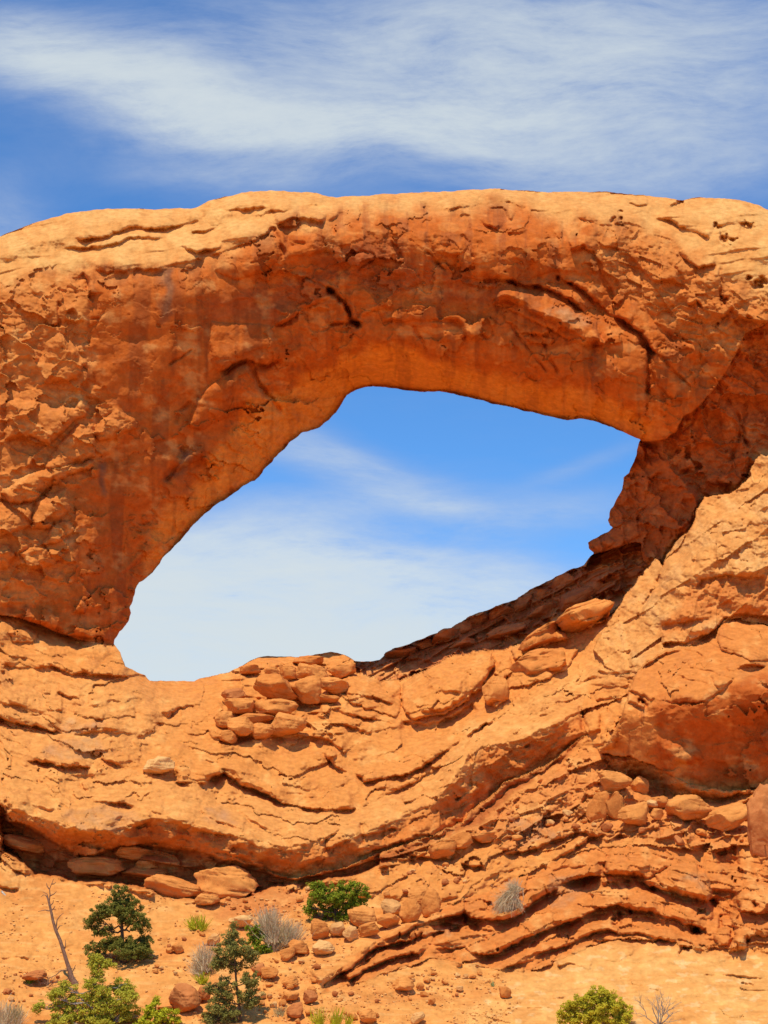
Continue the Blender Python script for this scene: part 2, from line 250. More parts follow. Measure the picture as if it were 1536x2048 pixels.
B_BUTT = tps([(1300, 1130, 88.5), (1345, 1098, 87), (1396, 1022, 86), (1461, 985, 85), (1536, 914, 84.3), (1836, 860, 83), (1250, 1190, 87.5), (1200, 1275, 86.5), (1250, 1300, 83.5), (1300, 1200, 84.5), (1350, 1150, 83.5), (1350, 1250, 81.3), (1400, 1100, 83), (1450, 1050, 82.5), (1536, 1000, 81.5), (1450, 1150, 80.8), (1536, 1100, 80), (1450, 1200, 80.5), (1536, 1200, 79.8), (1320, 1280, 81.3), (1420, 1250, 80.5), (1250, 1360, 81), (1200, 1400, 80.5), (1180, 1470, 78.5), (1230, 1450, 78), (1260, 1340, 79.5), (1836, 1000, 81), (1836, 1200, 79.5)])

# ------------------------------------------------------------------ which surface is where
sky_sd = np.minimum(poly_sd(SKYLINE + [(1836, 2300), (-300, 2300)], SX, SY), -poly_sd(HOLE, SX, SY))    # + on rock
SUBS = [('overhanging_rock', BLOCK, B_BLOCK), ('rock_ledge', LEDGE, B_T), ('rock_terrace', TERR, B_T), ('rock_buttress', BUTT, B_BUTT),
        ('rock_arch', ARCH, B_ARCH), ('rock_arch', LEG, B_LEG), ('rock_ridge', RIDGE, B_RIDGE)]
lab = np.full(X.shape, 7, np.int8); D = B_T.copy(); bl = line_dist(np.array([(1222, 1235), (1195, 1280), (1186, 1300), (1210, 1330), (1240, 1350), (1275, 1345), (1300, 1322)], float), X, Y)[0]; B_BUTT = B_T + (B_BUTT - B_T) * sstep(0, 60, bl)
taken = np.zeros(X.shape, bool); SDS = []
for k, (nm, poly, base) in enumerate(SUBS):
    s = poly_sd(poly, SX, SY) if nm == 'rock_arch' else full_sd(poly, WX, WY, 60)
    SDS.append(s)
    m = (s > (-2.5 if nm == 'rock_arch' else 0)) & ~taken
    lab[m] = k; D[m] = base[m]; taken |= m
# sky-side points keep the depth of the nearest rock
m = sky_sd < 0
inhole = poly_sd(HOLE, X, Y) > 0
D = np.where(m & inhole & (Y < 1250) & (X < 1290), np.where((SDS[4] > -40), B_ARCH, D), D)
D = np.where(m & inhole & (full_sd(RIDGE, X, Y, 60) > -25), B_RIDGE, D)
D = np.where(m & inhole & (full_sd(LEG, X, Y, 60) > -12) & (Y > 885), B_LEG, D)
D = np.where(m & ~inhole, B_ARCH, D)
lab[m] = 8
is_arch = (lab == 4) | (lab == 5); cut = (lab == 7)

# ------------------------------------------------------------------ carving tools (all work on D)
def L(pts, up=.6, uw=25, dn=.5, dw=18, taper=.12, only=None):
    """a ledge drawn left to right: rock swells above the line and is cut back below it"""
    global D
    p = smooth_line(pts); mg = max(uw, dw) * 3.2
    s = crop(p, mg); d, sd, t = line_dist(p, WX[s], WY[s])
    tp = sstep(0, taper, t) * sstep(0, taper, 1 - t)
    tp = tp * np.clip(0.85 + .95 * perlin(X[s] / 52, Y[s] / 52, 61), .12, 1.7); dw = dw * (1 + .6 * perlin(X[s] / 37, Y[s] / 37, 62))
    edge = np.clip(.5 + sd * d / 4.0, 0, 1)
    fw = min(16., .4 * uw)                               # the blunt face under the lip
    add = -up * np.exp(-(np.maximum(0, d - fw) / uw) ** 1.3) * (.5 + .5 * sstep(0, fw, d)) * edge + dn * np.exp(-(d / dw) ** 1.6) * (1 - edge)
    if only is not None: add = add * np.isin(lab[s], only)
    D[s] += add * tp
def K(pts, w=3, dep=.5, taper=.15):
    """a crack"""
    p = smooth_line(pts); s = crop(p, w * 4 + 8); d, sd, t = line_dist(p, WX[s], WY[s])
    tp = sstep(0, taper, t) * sstep(0, taper, 1 - t) * (.75 + .6 * perlin(X[s] / 25, Y[s] / 25, 63))
    D[s] += dep * np.exp(-(d / w) ** 2) * tp
def Bu(pts, h=1., r=40, lift=0., tx=0., ty=0., mild=False):
    """a bulge with a rounded edge; tx, ty tilt it (metres across its width, + = nearer to the right / bottom)"""
    p = np.array(pts, float); s = crop(p, 12); sd = poly_sd(p, WX[s], WY[s])
    u = np.clip(sd / r, 0, 1); pr = sstep(0, 1, u) if mild else np.sqrt(np.maximum(0, 1 - (1 - u) ** 2))
    c = p.mean(0); w = np.ptp(p, axis=0) / 2
    D[s] -= np.where(sd > 0, lift + (h + tx * (X[s] - c[0]) / w[0] + ty * (Y[s] - c[1]) / w[1]) * pr, 0)
def Re(pts, dep=1., soft=10):
    p = np.array(pts, float); s = crop(p, soft + 12); sd = poly_sd(p, WX[s], WY[s])
    D[s] += dep * sstep(0, soft, sd) * (.85 + .3 * perlin(X[s] / 40, Y[s] / 25, 65))
def Pit(x, y, rx, ry, dep, rot=0):
    p = np.array([(x - 3 * rx, y - 3 * rx), (x + 3 * rx, y + 3 * rx)], float); s = crop(p, 5)
    c, q = math.cos(R(rot)), math.sin(R(rot)); dx = WX[s] - x; dy = WY[s] - y
    r = np.hypot((dx * c + dy * q) / rx, (-dx * q + dy * c) / ry)
    r = r * (1 + .35 * perlin(X[s] / 9, Y[s] / 9, 66)); D[s] += dep * (1 - sstep(.35, 1.25, r)) * (.8 + .5 * perlin(X[s] / 6, Y[s] / 6, 67))

# ------------------------------------------------------------------ broad texture
def soft(pts, w, wob=1.0):
    p = np.array(pts, float); out = np.zeros(X.shape, f4); s = crop(p, w + 40)
    out[s] = sstep(-w, w, poly_sd(p, WX[s] + wob * 14 * perlin(X[s] / 40, Y[s] / 40, 71), WY[s] + wob * 14 * perlin(X[s] / 40, Y[s] / 40, 72))); return out
CAPLINE = [(-300, 600), (0, 565), (80, 553), (175, 538), (225, 543), (290, 540), (350, 528), (420, 516), (465, 498), (530, 470), (553, 447), (590, 432), (620, 440), (650, 445), (680, 428), (720, 420), (780, 412), (840, 415), (925, 418), (985, 404), (1060, 416), (1090, 430), (1115, 447), (1150, 432), (1200, 452), (1250, 445), (1300, 462), (1370, 512), (1420, 525), (1440, 560), (1536, 600), (1836, 620)]
capc = soft([(x, y - 60) for x, y in SKYLINE] + [(x, y + 4) for x, y in CAPLINE[::-1]], 30, 1.6)
cap = soft([(x, y - 60) for x, y in SKYLINE] + [(x, y - 8) for x, y in CAPLINE[::-1]], 16)
rough = soft([(-300, 590), (0, 575), (100, 555), (180, 545), (180, 620), (165, 700), (180, 780), (275, 850), (195, 920), (145, 1000), (150, 1100), (135, 1190), (0, 1225), (-300, 1225)], 10)
roughR = soft([(1190, 450), (1300, 470), (1420, 530), (1440, 570), (1536, 600), (1536, 720), (1470, 700), (1400, 720), (1340, 640), (1250, 600), (1200, 520)], 14)
face = np.where(is_arch | (lab == 8), 1, 0) * (1 - cap) * (1 - rough) * (1 - .7 * roughR)
leg = (lab == 5).astype(f4)
butt = (lab == 3).astype(f4); blk = (lab == 0).astype(f4)
ground = soft([(-300, 1740), (0, 1735), (75, 1757), (175, 1768), (240, 1768), (310, 1783), (380, 1803), (480, 1800), (560, 1785), (640, 1800), (740, 1790), (800, 1800), (840, 1830), (760, 1880), (680, 1935), (640, 1985), (700, 1970), (780, 1945), (860, 1920), (930, 1928), (1000, 1942), (1080, 1938), (1150, 1908), (1220, 1885), (1300, 1885), (1450, 1900), (1836, 1900), (1836, 2300), (-300, 2300)], 6, .5)
pale_ground = soft([(980, 1990), (1080, 1945), (1180, 1905), (1300, 1890), (1450, 1905), (1836, 1910), (1836, 2300), (900, 2300), (930, 2040)], 25)
terr = (lab == 2).astype(f4)
gl = np.interp(XS, [p[0] for p in UNDER], [p[1] for p in UNDER])[None].astype(f4)
bed = Y - .75 * (gl - 1700)                               # beds follow the sweep of the ledge
bed2 = Y + np.interp(XS, [600, 800, 1000, 1150, 1300, 1420, 1536], [-130, 0, 40, 95, 90, 60, 40])[None]
bedr = Y + .52 * (X - 760)                                 # beds of the ridge rise to the right
def layers(q, seed, T, along, amp, lipw=.86):
    """bedding: every layer swells to a lip and is undercut"""
    q = q + 5 * fbm(X / 90, Y / 70, seed + 1, 2)
    i = np.floor(q / T); f = q / T - i
    a = perlin(along / 95 + i * 7.37, i * 3.91 + .5, seed) * .9 + perlin(along / 33 + i * 2.1, i * 1.7 + .5, seed + 3) * .5
    a = np.maximum(0, a + .25)
    return -amp * a * np.where(f < lipw, (f / lipw) ** 1.6, 1 - sstep(lipw, 1, f))
upper = ((lab == 7) | (lab == 1)).astype(f4) * (1 - ground)
D += (upper * .85 + (lab == 6) * 1.1 + butt * .45 + ground * .28 + terr * .25 + blk * .12 + is_arch * .30) * fbm(X / 150, Y / 110, 101, 3)
n1 = fbm(X / 46, Y / 36, 111, 4, .55); nw = fbm(X / 50, Y / 50, 137, 3)
n2 = fbm(X / 15, bed / 9, 121, 3, .55)
n3 = ridged(X / 30, Y / 26, 131, 3)
D += upper * (.20 * n1 + .05 * n2 + .12 * fbm(X / 60, bed / 20, 127, 3) + facets(X / 95 + .3 * n1, bed / 34 + .3 * nw, 128, .15, .36) + facets(X / 38 + .3 * nw, bed / 15 + .3 * n1, 129, .05, .12) + .07 * ridged(X / 44 + .4 * nw, bed / 24, 126, 3))
D += upper * layers(bed, 140, 47, X, .34, .80) * .8 + upper * layers(bed, 150, 15, X, .07, .75)
D += terr * (.12 * n1 + .03 * fbm(X / 14, bed2 / 9, 161, 3) + layers(bed2, 165, 17, X, .20) + facets(X / 70 + .3 * nw, bed2 / 26 + .2 * n1, 166, .14, .26, .16, .08) + .05 * fbm(X / 20, bed2 / 6, 168, 3))
D += (lab == 6) * (.22 * n1 + layers(bedr, 170, 24, X, 1.5) + layers(bedr, 175, 10, X, .6) + facets(X / 62 + .3 * nw, Y / 34 + X / 110 + .3 * n1, 176, .55, .7, .6, .10) + facets(X / 24, Y / 15 + X / 50, 177, .15, .25, .2, .12))
D += ground * (.09 * n1 + layers(Y + .06 * X, 180, 34, X, .10, .7) + .022 * fbm(X / 9, Y / 6, 181, 3) + .10 * fbm(X / 80, Y / 26, 184, 3) + .03 * ridged(X / 24 + .4 * nw, Y / 15, 183, 3)) + pale_ground * (layers(Y + .05 * X + 3 * n1, 185, 19, X, .10, .7) + facets(X / 80 + .3 * nw, Y / 30, 186, .05, .12))
calm = soft([(185, 570), (330, 560), (420, 560), (540, 600), (560, 700), (470, 760), (440, 900), (330, 1000), (260, 1130), (200, 1180), (190, 930), (270, 850), (190, 790)], 30)
face = face * (1 - .75 * calm); D += calm * (lab == 4) * .0030 * np.clip(Y - 640, -100, 220)
D += face * (facets(X / 130 + Y / 260 + .35 * n1, Y / 80 - X / 300 + .35 * nw, 190, .22, .42) + facets(X / 52 + .3 * nw, Y / 38 + .3 * n1, 195, .06, .17) + .10 * n1 + .022 * fbm(X / 12, Y / 14, 197, 3) + .03 * ridged(X / 40 + .5 * nw, Y / 34, 198, 4))
D += rough * (.20 * n1 + facets(X / 76 + Y / 130 + .25 * n1, Y / 50 - X / 110 + .25 * nw, 200, .26, .66, .12) + .03 * n3 + facets(X / 30 + .4 * n1, Y / 19 + .3 * nw, 205, .04, .11) + .026 * fbm(X / 9, Y / 7, 207, 3))
D += roughR * (.22 * n1 + facets(X / 40, Y / 28 - X / 70, 210, .14, .32, .08) + .05 * n3 + facets(X / 13, Y / 11, 215, .03, .12))
D += cap * (.10 * n1 + layers(Y + .15 * X, 220, 22, X, .22) + .035 * fbm(X / 26, Y / 7, 225, 3))
D += leg * (.30 * n1 + facets(X / 60 - Y / 90 + .3 * nw, Y / 80 + .3 * n1, 230, .45, .7, .3) + facets(X / 24, Y / 26, 235, .06, .15))
D += butt * (.25 * n1 + facets(X / 60, Y / 40 + X / 60, 240, .2, .35, .10) + .09 * ridged((X + Y * .6) / 34, (Y - X * .9) / 70, 245, 3) + .07 * fbm(X / 14, Y / 11, 247, 3) + facets(X / 20, Y / 14, 249, .05, .13))
D += blk * (facets(X / 150 + .25 * n1, Y / 120 + .25 * nw, 251, .16, .5) + facets(X / 46 + .3 * nw, Y / 40, 252, .03, .10) + .10 * n1 + .10 * fbm(X / 90, Y / 70, 250, 3) + .02 * fbm(X / 12, Y / 12, 255, 3) + layers(Y - .25 * X + 4 * n1, 256, 26, X, .3) * (1 - sstep(1370, 1420, Y + 20 * n1)))
rub = soft([(930, 1660), (1000, 1600), (1060, 1570), (1180, 1490), (1230, 1520), (1330, 1590), (1420, 1620), (1536, 1600), (1836, 1600), (1836, 1700), (1480, 1740), (1380, 1690), (1250, 1680), (1100, 1680), (1000, 1700)], 15) * (lab == 7)
D += rub * (facets(X / 60 + .2 * n1, Y / 40 + X / 110, 260, .45, .6, .4, .14) + facets(X / 24, Y / 18, 265, .15, .22, .1))
shelf = soft([(0, 1610), (60, 1655), (185, 1707), (320, 1690), (520, 1737), (590, 1757), (760, 1705), (930, 1645), (960, 1645), (900, 1680), (800, 1730), (690, 1760), (560, 1775), (480, 1800), (380, 1805), (300, 1780), (120, 1758), (60, 1750), (0, 1720), (-300, 1720), (-300, 1600)], 5)
D += shelf * (lab == 7) * (layers(bed, 270, 17, X, 1.5) + facets(X / 50 + .3 * nw, Y / 20, 275, .4, .4, .3))

# ------------------------------------------------------------------ the arch: lips, cracks, hollows
L(CAPLINE[3:8], .45, 34, .1, 30); L(CAPLINE[7:11], .7, 26, .35, 30); L(CAPLINE[10:14], .8, 20, .5, 30); L(CAPLINE[13:17], .4, 20, .1, 30); L(CAPLINE[17:22], .5, 22, .25, 30); L(CAPLINE[23:27], .4, 26, .2, 30)
L([(140, 480), (190, 478), (230, 467), (260, 459), (300, 459), (340, 453), (380, 446), (405, 440)], .7, 18, .6, 14)
L([(120, 500), (160, 497), (200, 492), (235, 486), (262, 478), (300, 476), (335, 474)], .5, 14, .4, 12)
L([(365, 488), (375, 500), (392, 508), (420, 503), (450, 490)], .5, 14, .5, 8)
L([(405, 416), (430, 412), (460, 418), (500, 420), (535, 415)], .4, 14, .4, 9); L([(500, 440), (540, 425), (580, 418), (650, 412)], .4, 14, .3, 9)
L([(380, 465), (410, 462), (430, 455), (440, 445)], .3, 12, .5, 10)
K([(553, 445), (552, 470), (558, 495), (568, 520)], 5, .6); Re([(553, 446), (600, 432), (640, 447), (640, 470), (615, 500), (580, 508), (562, 490)], .8, 14)
L([(575, 515), (620, 512), (650, 498), (665, 500)], .25, 20, .2, 10)
Bu([(440, 508), (505, 484), (550, 482), (556, 520), (530, 545), (470, 558), (430, 540)], .5, 25)
K([(600, 553), (640, 568), (660, 583)], 2, .25); K([(650, 575), (668, 590), (688, 604), (697, 620), (705, 640), (718, 651), (724, 652)], 4.5, 1.6, .08)
L([(548, 652), (575, 642), (600, 620), (622, 612), (645, 600), (662, 592)], .6, 20, .3, 8); L([(625, 622), (640, 615), (660, 622)], .35, 10, .2, 8)
L([(655, 648), (685, 645), (705, 643), (728, 645)], .35, 16, .3, 7); L([(725, 640), (745, 622), (765, 618), (780, 622)], .2, 14, .2, 7)
L([(560, 545), (590, 552), (612, 560)], .3, 9, .1, 8); L([(545, 620), (560, 628), (575, 628)], .3, 9, .1, 8); L([(440, 610), (475, 600), (500, 598)], .16, 9, .15, 7)
L([(430, 745), (460, 733), (478, 722), (492, 720), (510, 728), (530, 729), (548, 722), (568, 714)], .7, 30, 1.1, 12)
Bu([(395, 800), (420, 768), (460, 738), (492, 724), (500, 740), (520, 772), (543, 800), (520, 815), (470, 825), (400, 860), (372, 850)], .8, 30)
K([(500, 728), (520, 770), (540, 796), (572, 830)], 5, .6)
L([(340, 970), (356, 945), (378, 930), (400, 915), (420, 925), (445, 940)], .5, 20, .35, 16); K([(330, 968), (345, 950), (360, 922), (372, 890)], 7, .9)
K([(338, 735), (350, 722), (375, 705), (385, 698)], 2.5, .35); K([(350, 850), (362, 820), (385, 800)], 4, .5); K([(300, 1015), (310, 1030), (300, 1045), (280, 1055)], 3, .3)
L([(240, 1150), (270, 1130), (300, 1105), (330, 1080)], .3, 18, .25, 10)
K([(213, 620), (200, 635), (180, 640)], 2.5, .3); L([(165, 545), (178, 560), (182, 590)], .4, 14, .4, 14)
Bu([(75, 735), (90, 690), (115, 665), (150, 690), (172, 725), (160, 760), (90, 770)], .8, 26)
Bu([(12, 800), (60, 798), (110, 812), (150, 815), (165, 796), (180, 810), (170, 835), (130, 860), (100, 888), (60, 868), (10, 882)], .9, 24, .1)
Bu([(90, 938), (120, 885), (160, 850), (187, 850), (190, 910), (170, 922), (130, 936)], .9, 26, .1)
Bu([(195, 882), (185, 868), (200, 838), (240, 822), (272, 845), (276, 858), (250, 866), (225, 878)], .8, 16, .1)
Bu([(0, 985), (50, 950), (90, 938), (140, 930), (187, 918), (187, 932), (130, 956), (92, 978), (70, 1003), (20, 1003)], 1.0, 18, .15)
Bu([(60, 1055), (75, 1003), (95, 986), (132, 978), (147, 1010), (120, 1042), (90, 1062)], .9, 24, .1); Bu([(-60, 1000), (70, 1004), (58, 1052), (0, 1075), (-60, 1075)], .7, 24)
Bu([(85, 1090), (110, 1045), (140, 1040), (150, 1060), (120, 1085)], .6, 14, .1); Bu([(40, 1105), (70, 1095), (110, 1098), (132, 1112), (110, 1130), (60, 1138)], .7, 14, .15)
Bu([(0, 1090), (20, 1088), (32, 1110), (15, 1135), (-20, 1135), (-20, 1095)], .6, 14, .1); Bu([(150, 1210), (165, 1200), (176, 1210), (172, 1225), (152, 1222)], .5, 10, .1)
L([(20, 1238), (50, 1238), (90, 1252), (130, 1268), (185, 1279), (226, 1282)], .4, 20, .3, 10, .05, (4,))
K([(120, 600), (118, 640), (112, 660)], 4, .5); K([(125, 590), (135, 575), (150, 580), (155, 595)], 3, .35); L([(130, 625), (145, 622), (155, 640)], .3, 8, .2, 6); L([(130, 640), (150, 646), (168, 640)], .3, 8, .2, 6)
# middle and right of the lintel
L([(910, 430), (935, 432), (960, 443), (985, 455), (1000, 465)], .6, 16, .25, 10); L([(975, 415), (1005, 414), (1018, 430), (1025, 438)], .4, 14, .25, 10); L([(1012, 466), (1040, 466), (1062, 460)], .3, 12, .1, 10)
K([(840, 445), (860, 480), (870, 510), (885, 540)], 5, .3); K([(920, 465), (938, 490), (948, 515), (955, 520)], 4, .4); K([(853, 500), (880, 530), (895, 545)], 2.5, .35)
L([(875, 505), (910, 514), (930, 505)], .2, 12, .15, 7); L([(920, 552), (960, 560), (1000, 556), (1030, 560)], .35, 26, .5, 12)
Pit(1026, 563, 14, 5, 1.2, 8); Pit(1072, 572, 11, 4, .9, 15); L([(1010, 560), (1060, 570), (1090, 578), (1125, 592), (1150, 612), (1172, 630)], .5, 20, .6, 10)
L([(1108, 553), (1145, 568), (1170, 585), (1190, 605), (1210, 620), (1245, 640), (1260, 655)], .5, 24, .7, 10); Pit(1115, 557, 6, 4, .6, 30); Pit(1140, 568, 7, 4, .6, 30)
L([(1225, 632), (1250, 645), (1285, 665), (1297, 690), (1302, 702), (1312, 708)], .5, 18, 1.3, 8, .08)
Bu([(985, 607), (1000, 585), (1022, 579), (1060, 590), (1097, 595), (1132, 606), (1162, 626), (1182, 642), (1208, 684), (1170, 692), (1100, 660), (1040, 628)], .5, 22, .15, 0, .5)
L([(983, 606), (1015, 599), (1050, 611), (1080, 632), (1110, 646), (1150, 666), (1170, 679), (1195, 685), (1208, 682)], 1.1, 26, .35, 34, .08)
Bu([(1190, 690), (1210, 660), (1240, 660), (1275, 672), (1293, 700), (1295, 790), (1290, 830), (1230, 830), (1180, 770)], .7, 20, .1); K([(1294, 700), (1296, 760), (1297, 800)], 4, .7)
L([(1060, 665), (1085, 670), (1100, 668)], .3, 14, .4, 9)
K([(822, 640), (832, 656), (845, 690), (865, 725), (890, 755)], 3, .35); L([(830, 643), (870, 640), (905, 642), (927, 650), (933, 668), (931, 685)], .25, 18, .2, 6); K([(960, 655), (965, 672), (975, 680), (985, 670), (987, 656)], 2.5, .3)
K([(1020, 645), (1040, 680), (1070, 715), (1100, 750)], 3, .35); K([(1085, 675), (1100, 715), (1120, 750)], 3, .3); L([(740, 548), (800, 548), (815, 545)], .25, 16, .15, 10); Re([(778, 480), (800, 492), (805, 515), (790, 520), (780, 500)], .5, 6)
L([(760, 640), (790, 640), (825, 638), (850, 642)], .25, 14, .2, 8); K([(690, 505), (740, 505), (750, 515), (745, 525), (710, 540)], 2.5, .3)
Pit(1222, 441, 9, 6, .9, -50); Pit(1241, 438, 8, 6, .9); Pit(1238, 424, 5, 4, .6); Pit(1431, 452, 7, 9, .9); Pit(1448, 478, 13, 10, 1.1, 30); Pit(1468, 480, 8, 5, .9); Pit(1495, 453, 14, 9, .9, 10)
Re([(1428, 445), (1470, 440), (1515, 448), (1512, 462), (1480, 470), (1470, 488), (1445, 490), (1434, 470)], .5, 9); Pit(1518, 566, 19, 11, 1.2, -35); Pit(1495, 557, 6, 6, .8); Pit(1447, 604, 8, 10, .9); Pit(1497, 632, 5, 6, .7); Pit(1438, 646, 4, 4, .6)
L([(1335, 412), (1350, 406), (1366, 402)], .4, 9, .8, 7); L([(1310, 435), (1350, 448), (1380, 458), (1400, 470), (1420, 478)], .5, 18, .4, 9); L([(1255, 407), (1275, 410), (1300, 408)], .3, 9, .3, 6)
L([(1120, 400), (1150, 400), (1180, 403), (1190, 408)], .2, 9, .2, 6); L([(1200, 490), (1230, 497), (1255, 505), (1285, 540), (1310, 565), (1340, 560), (1365, 568)], .6, 26, .6, 22)
L([(1140, 500), (1165, 492), (1185, 508)], .4, 14, .3, 10); K([(1170, 480), (1190, 520), (1210, 560), (1230, 600)], 6, .45); K([(1440, 530), (1442, 570), (1440, 610)], 3, .5); L([(1376, 610), (1395, 605), (1415, 622)], .5, 12, .3, 9)
L([(1360, 500), (1375, 520), (1400, 535), (1437, 530)], .5, 16, .5, 12); L([(1350, 530), (1365, 555), (1375, 565)], .4, 12, .4, 12); L([(1440, 640), (1465, 620), (1480, 635), (1500, 640), (1536, 648)], .6, 16, .5, 16)
Bu([(1290, 700), (1330, 690), (1380, 720), (1400, 750), (1380, 800), (1340, 800), (1310, 760)], .4, 26)
K([(1300, 700), (1330, 720), (1345, 740), (1370, 760), (1390, 790)], 3, .3); Re([(1300, 640), (1340, 655), (1385, 680), (1395, 695), (1350, 690), (1310, 665)], .5, 12)
D += face * (lab == 4) * .0042 * np.clip(Y - 560, -130, 150) * sstep(250, 420, X) * (1 - sstep(1150, 1300, X))
Bu([(-40, 500), (0, 478), (150, 428), (300, 421), (404, 414), (404, 444), (340, 452), (300, 458), (230, 466), (150, 496), (60, 520), (0, 540), (-40, 545)], 1.0, 34, 0, 0, 0, True)
Bu([(384, 416), (415, 406), (500, 386), (545, 383), (640, 390), (668, 397), (640, 409), (560, 421), (480, 440), (420, 448)], .8, 22, .1, 0, 0, True)
Bu([(430, 462), (480, 440), (560, 424), (640, 411), (700, 396), (780, 391), (780, 412), (700, 424), (640, 446), (590, 432), (552, 444), (470, 492), (430, 500)], .6, 22, 0, 0, 0, True)
Bu([(1300, 432), (1372, 405), (1400, 397), (1450, 400), (1490, 405), (1540, 424), (1600, 440), (1600, 540), (1520, 530), (1440, 510), (1400, 478)], .9, 40, 0, 0, 0, True)
Bu([(860, 386), (980, 381), (1160, 387), (1300, 396), (1350, 404), (1300, 430), (1200, 445), (1120, 440), (1060, 414), (985, 402), (880, 412)], .5, 24, 0, 0, 0, True)
Bu([(645, 455), (760, 440), (850, 450), (890, 500), (870, 545), (780, 560), (700, 545), (655, 500)], .35, 40); Bu([(900, 440), (1000, 470), (1100, 480), (1130, 540), (1050, 558), (940, 552), (900, 510)], .45, 40)
Bu([(180, 560), (330, 550), (400, 540), (410, 640), (380, 740), (300, 820), (200, 830), (180, 700)], .35, 50); Bu([(420, 640), (540, 650), (560, 690), (470, 715), (420, 720)], .3, 26)
# the right leg
K([(1440, 785), (1470, 820), (1480, 850), (1470, 900), (1445, 950), (1434, 975)], 4, .5); K([(1350, 965), (1362, 948), (1380, 938), (1412, 932)], 3, .5); K([(1495, 800), (1485, 850), (1500, 905)], 4, .5)
Re([(1284, 880), (1322, 880), (1325, 915), (1310, 935), (1290, 925)], 1.2, 12); K([(1270, 1030), (1290, 1015), (1310, 1010)], 3, .5); K([(1400, 810), (1380, 850), (1350, 870)], 3, .5)
Bu([(1345, 1000), (1370, 970), (1395, 975), (1398, 1020), (1380, 1050), (1345, 1090), (1325, 1125), (1318, 1100)], .6, 18); Bu([(1435, 965), (1450, 925), (1500, 905), (1498, 945), (1470, 975)], .7, 18, .1); Pit(1496, 910, 6, 5, .6)
Bu([(1200, 1085), (1240, 1045), (1275, 1040), (1278, 1075), (1225, 1098)], .5, 14); Bu([(1180, 1090), (1215, 1070), (1235, 1080), (1200, 1105)], .4, 10); L([(1280, 1020), (1300, 960), (1330, 940)], .3, 16, .3, 12)

# ------------------------------------------------------------------ slope, ledge, blocks
L([(0, 1327), (30, 1333), (60, 1335), (110, 1335), (130, 1343), (145, 1350), (170, 1345), (200, 1350), (228, 1352), (262, 1356)], .8, 24, .5, 12, .05)
Bu([(20, 1262), (55, 1252), (75, 1265), (65, 1285), (30, 1285)], .5, 14, .1); Bu([(170, 1310), (228, 1335), (228, 1350), (180, 1345), (160, 1335)], .5, 14, .1)
for q in [([(110, 1384), (140, 1392), (165, 1398)], .4), ([(175, 1408), (215, 1416)], .3), ([(-20, 1404), (20, 1406), (55, 1411)], .3), ([(75, 1420), (125, 1422)], .35), ([(145, 1428), (185, 1437), (208, 1446)], .45), ([(140, 1470), (200, 1466), (245, 1458)], .3), ([(8, 1476), (30, 1487), (60, 1493)], .45), ([(195, 1516), (230, 1530), (258, 1534)], .4), ([(360, 1440), (390, 1445), (410, 1452)], .4), ([(160, 1560), (185, 1600), (240, 1605), (270, 1612)], .7), ([(250, 1610), (300, 1622), (330, 1628)], .35), ([(60, 1615), (100, 1620), (130, 1616)], .3)]:
    L(q[0], q[1], 18, q[1] * .8, 8)
L([(-60, 1436), (0, 1438), (20, 1445), (45, 1450), (75, 1455), (100, 1460), (128, 1466)], .9, 30, .8, 10); L([(328, 1438), (345, 1425), (380, 1415), (405, 1422), (440, 1440)], .6, 22, .5, 10)
L([(55, 1518), (90, 1527), (130, 1536), (182, 1534)], .8, 24, .7, 10); Pit(112, 1463, 14, 5, .6); Pit(315, 1450, 8, 5, .5)
L([(345, 1567), (380, 1566), (410, 1568), (432, 1552), (448, 1545), (462, 1551), (482, 1571), (510, 1581), (540, 1596), (565, 1610), (600, 1614), (640, 1618), (690, 1622), (720, 1616)], 1.0, 34, .9, 12, .05)
L([(640, 1500), (660, 1525), (680, 1540), (715, 1550), (730, 1563), (752, 1560), (775, 1557)], .9, 24, .8, 12); L([(755, 1560), (790, 1551), (815, 1546), (842, 1535), (870, 1515), (892, 1500), (908, 1488), (925, 1474)], .8, 20, .7, 11)
L([(720, 1616), (760, 1599), (800, 1578), (832, 1562), (862, 1546), (892, 1526)], .5, 20, .5, 10); L([(808, 1606), (828, 1602), (848, 1590)], .35, 10, .5, 7); L([(620, 1470), (660, 1480), (690, 1500)], .5, 14, .5, 10)
Bu([(805, 1388), (810, 1366), (832, 1350), (880, 1327), (930, 1326), (985, 1310), (991, 1322), (980, 1342), (965, 1376), (945, 1388), (930, 1403), (890, 1428), (830, 1438), (808, 1424)], 1.9, 60, .5)
L([(850, 1380), (880, 1384), (925, 1382)], .4, 16, .3, 8); L([(840, 1424), (880, 1420), (920, 1400), (935, 1388)], .5, 16, .5, 10); Re([(800, 1430), (850, 1445), (900, 1430), (940, 1400), (960, 1420), (930, 1455), (880, 1480), (810, 1490), (795, 1460)], 1.2, 14)
Bu([(700, 1352), (760, 1362), (803, 1366), (805, 1408), (790, 1432), (760, 1425), (700, 1405), (690, 1372)], 1.0, 30, .2); L([(690, 1385), (740, 1392), (790, 1412)], .5, 20, .6, 9); L([(660, 1420), (700, 1430), (760, 1440), (790, 1450)], .5, 14, .5, 8); L([(650, 1440), (700, 1455), (750, 1470)], .4, 12, .5, 7)
Bu([(1024, 1302), (1040, 1290), (1075, 1270), (1110, 1257), (1130, 1264), (1134, 1279), (1110, 1287), (1080, 1297), (1050, 1312), (1030, 1318)], 1.0, 18, .4); Bu([(1018, 1342), (1040, 1316), (1070, 1302), (1120, 1296), (1155, 1300), (1135, 1340), (1090, 1357), (1040, 1372), (1014, 1378)], 1.0, 30, .2)
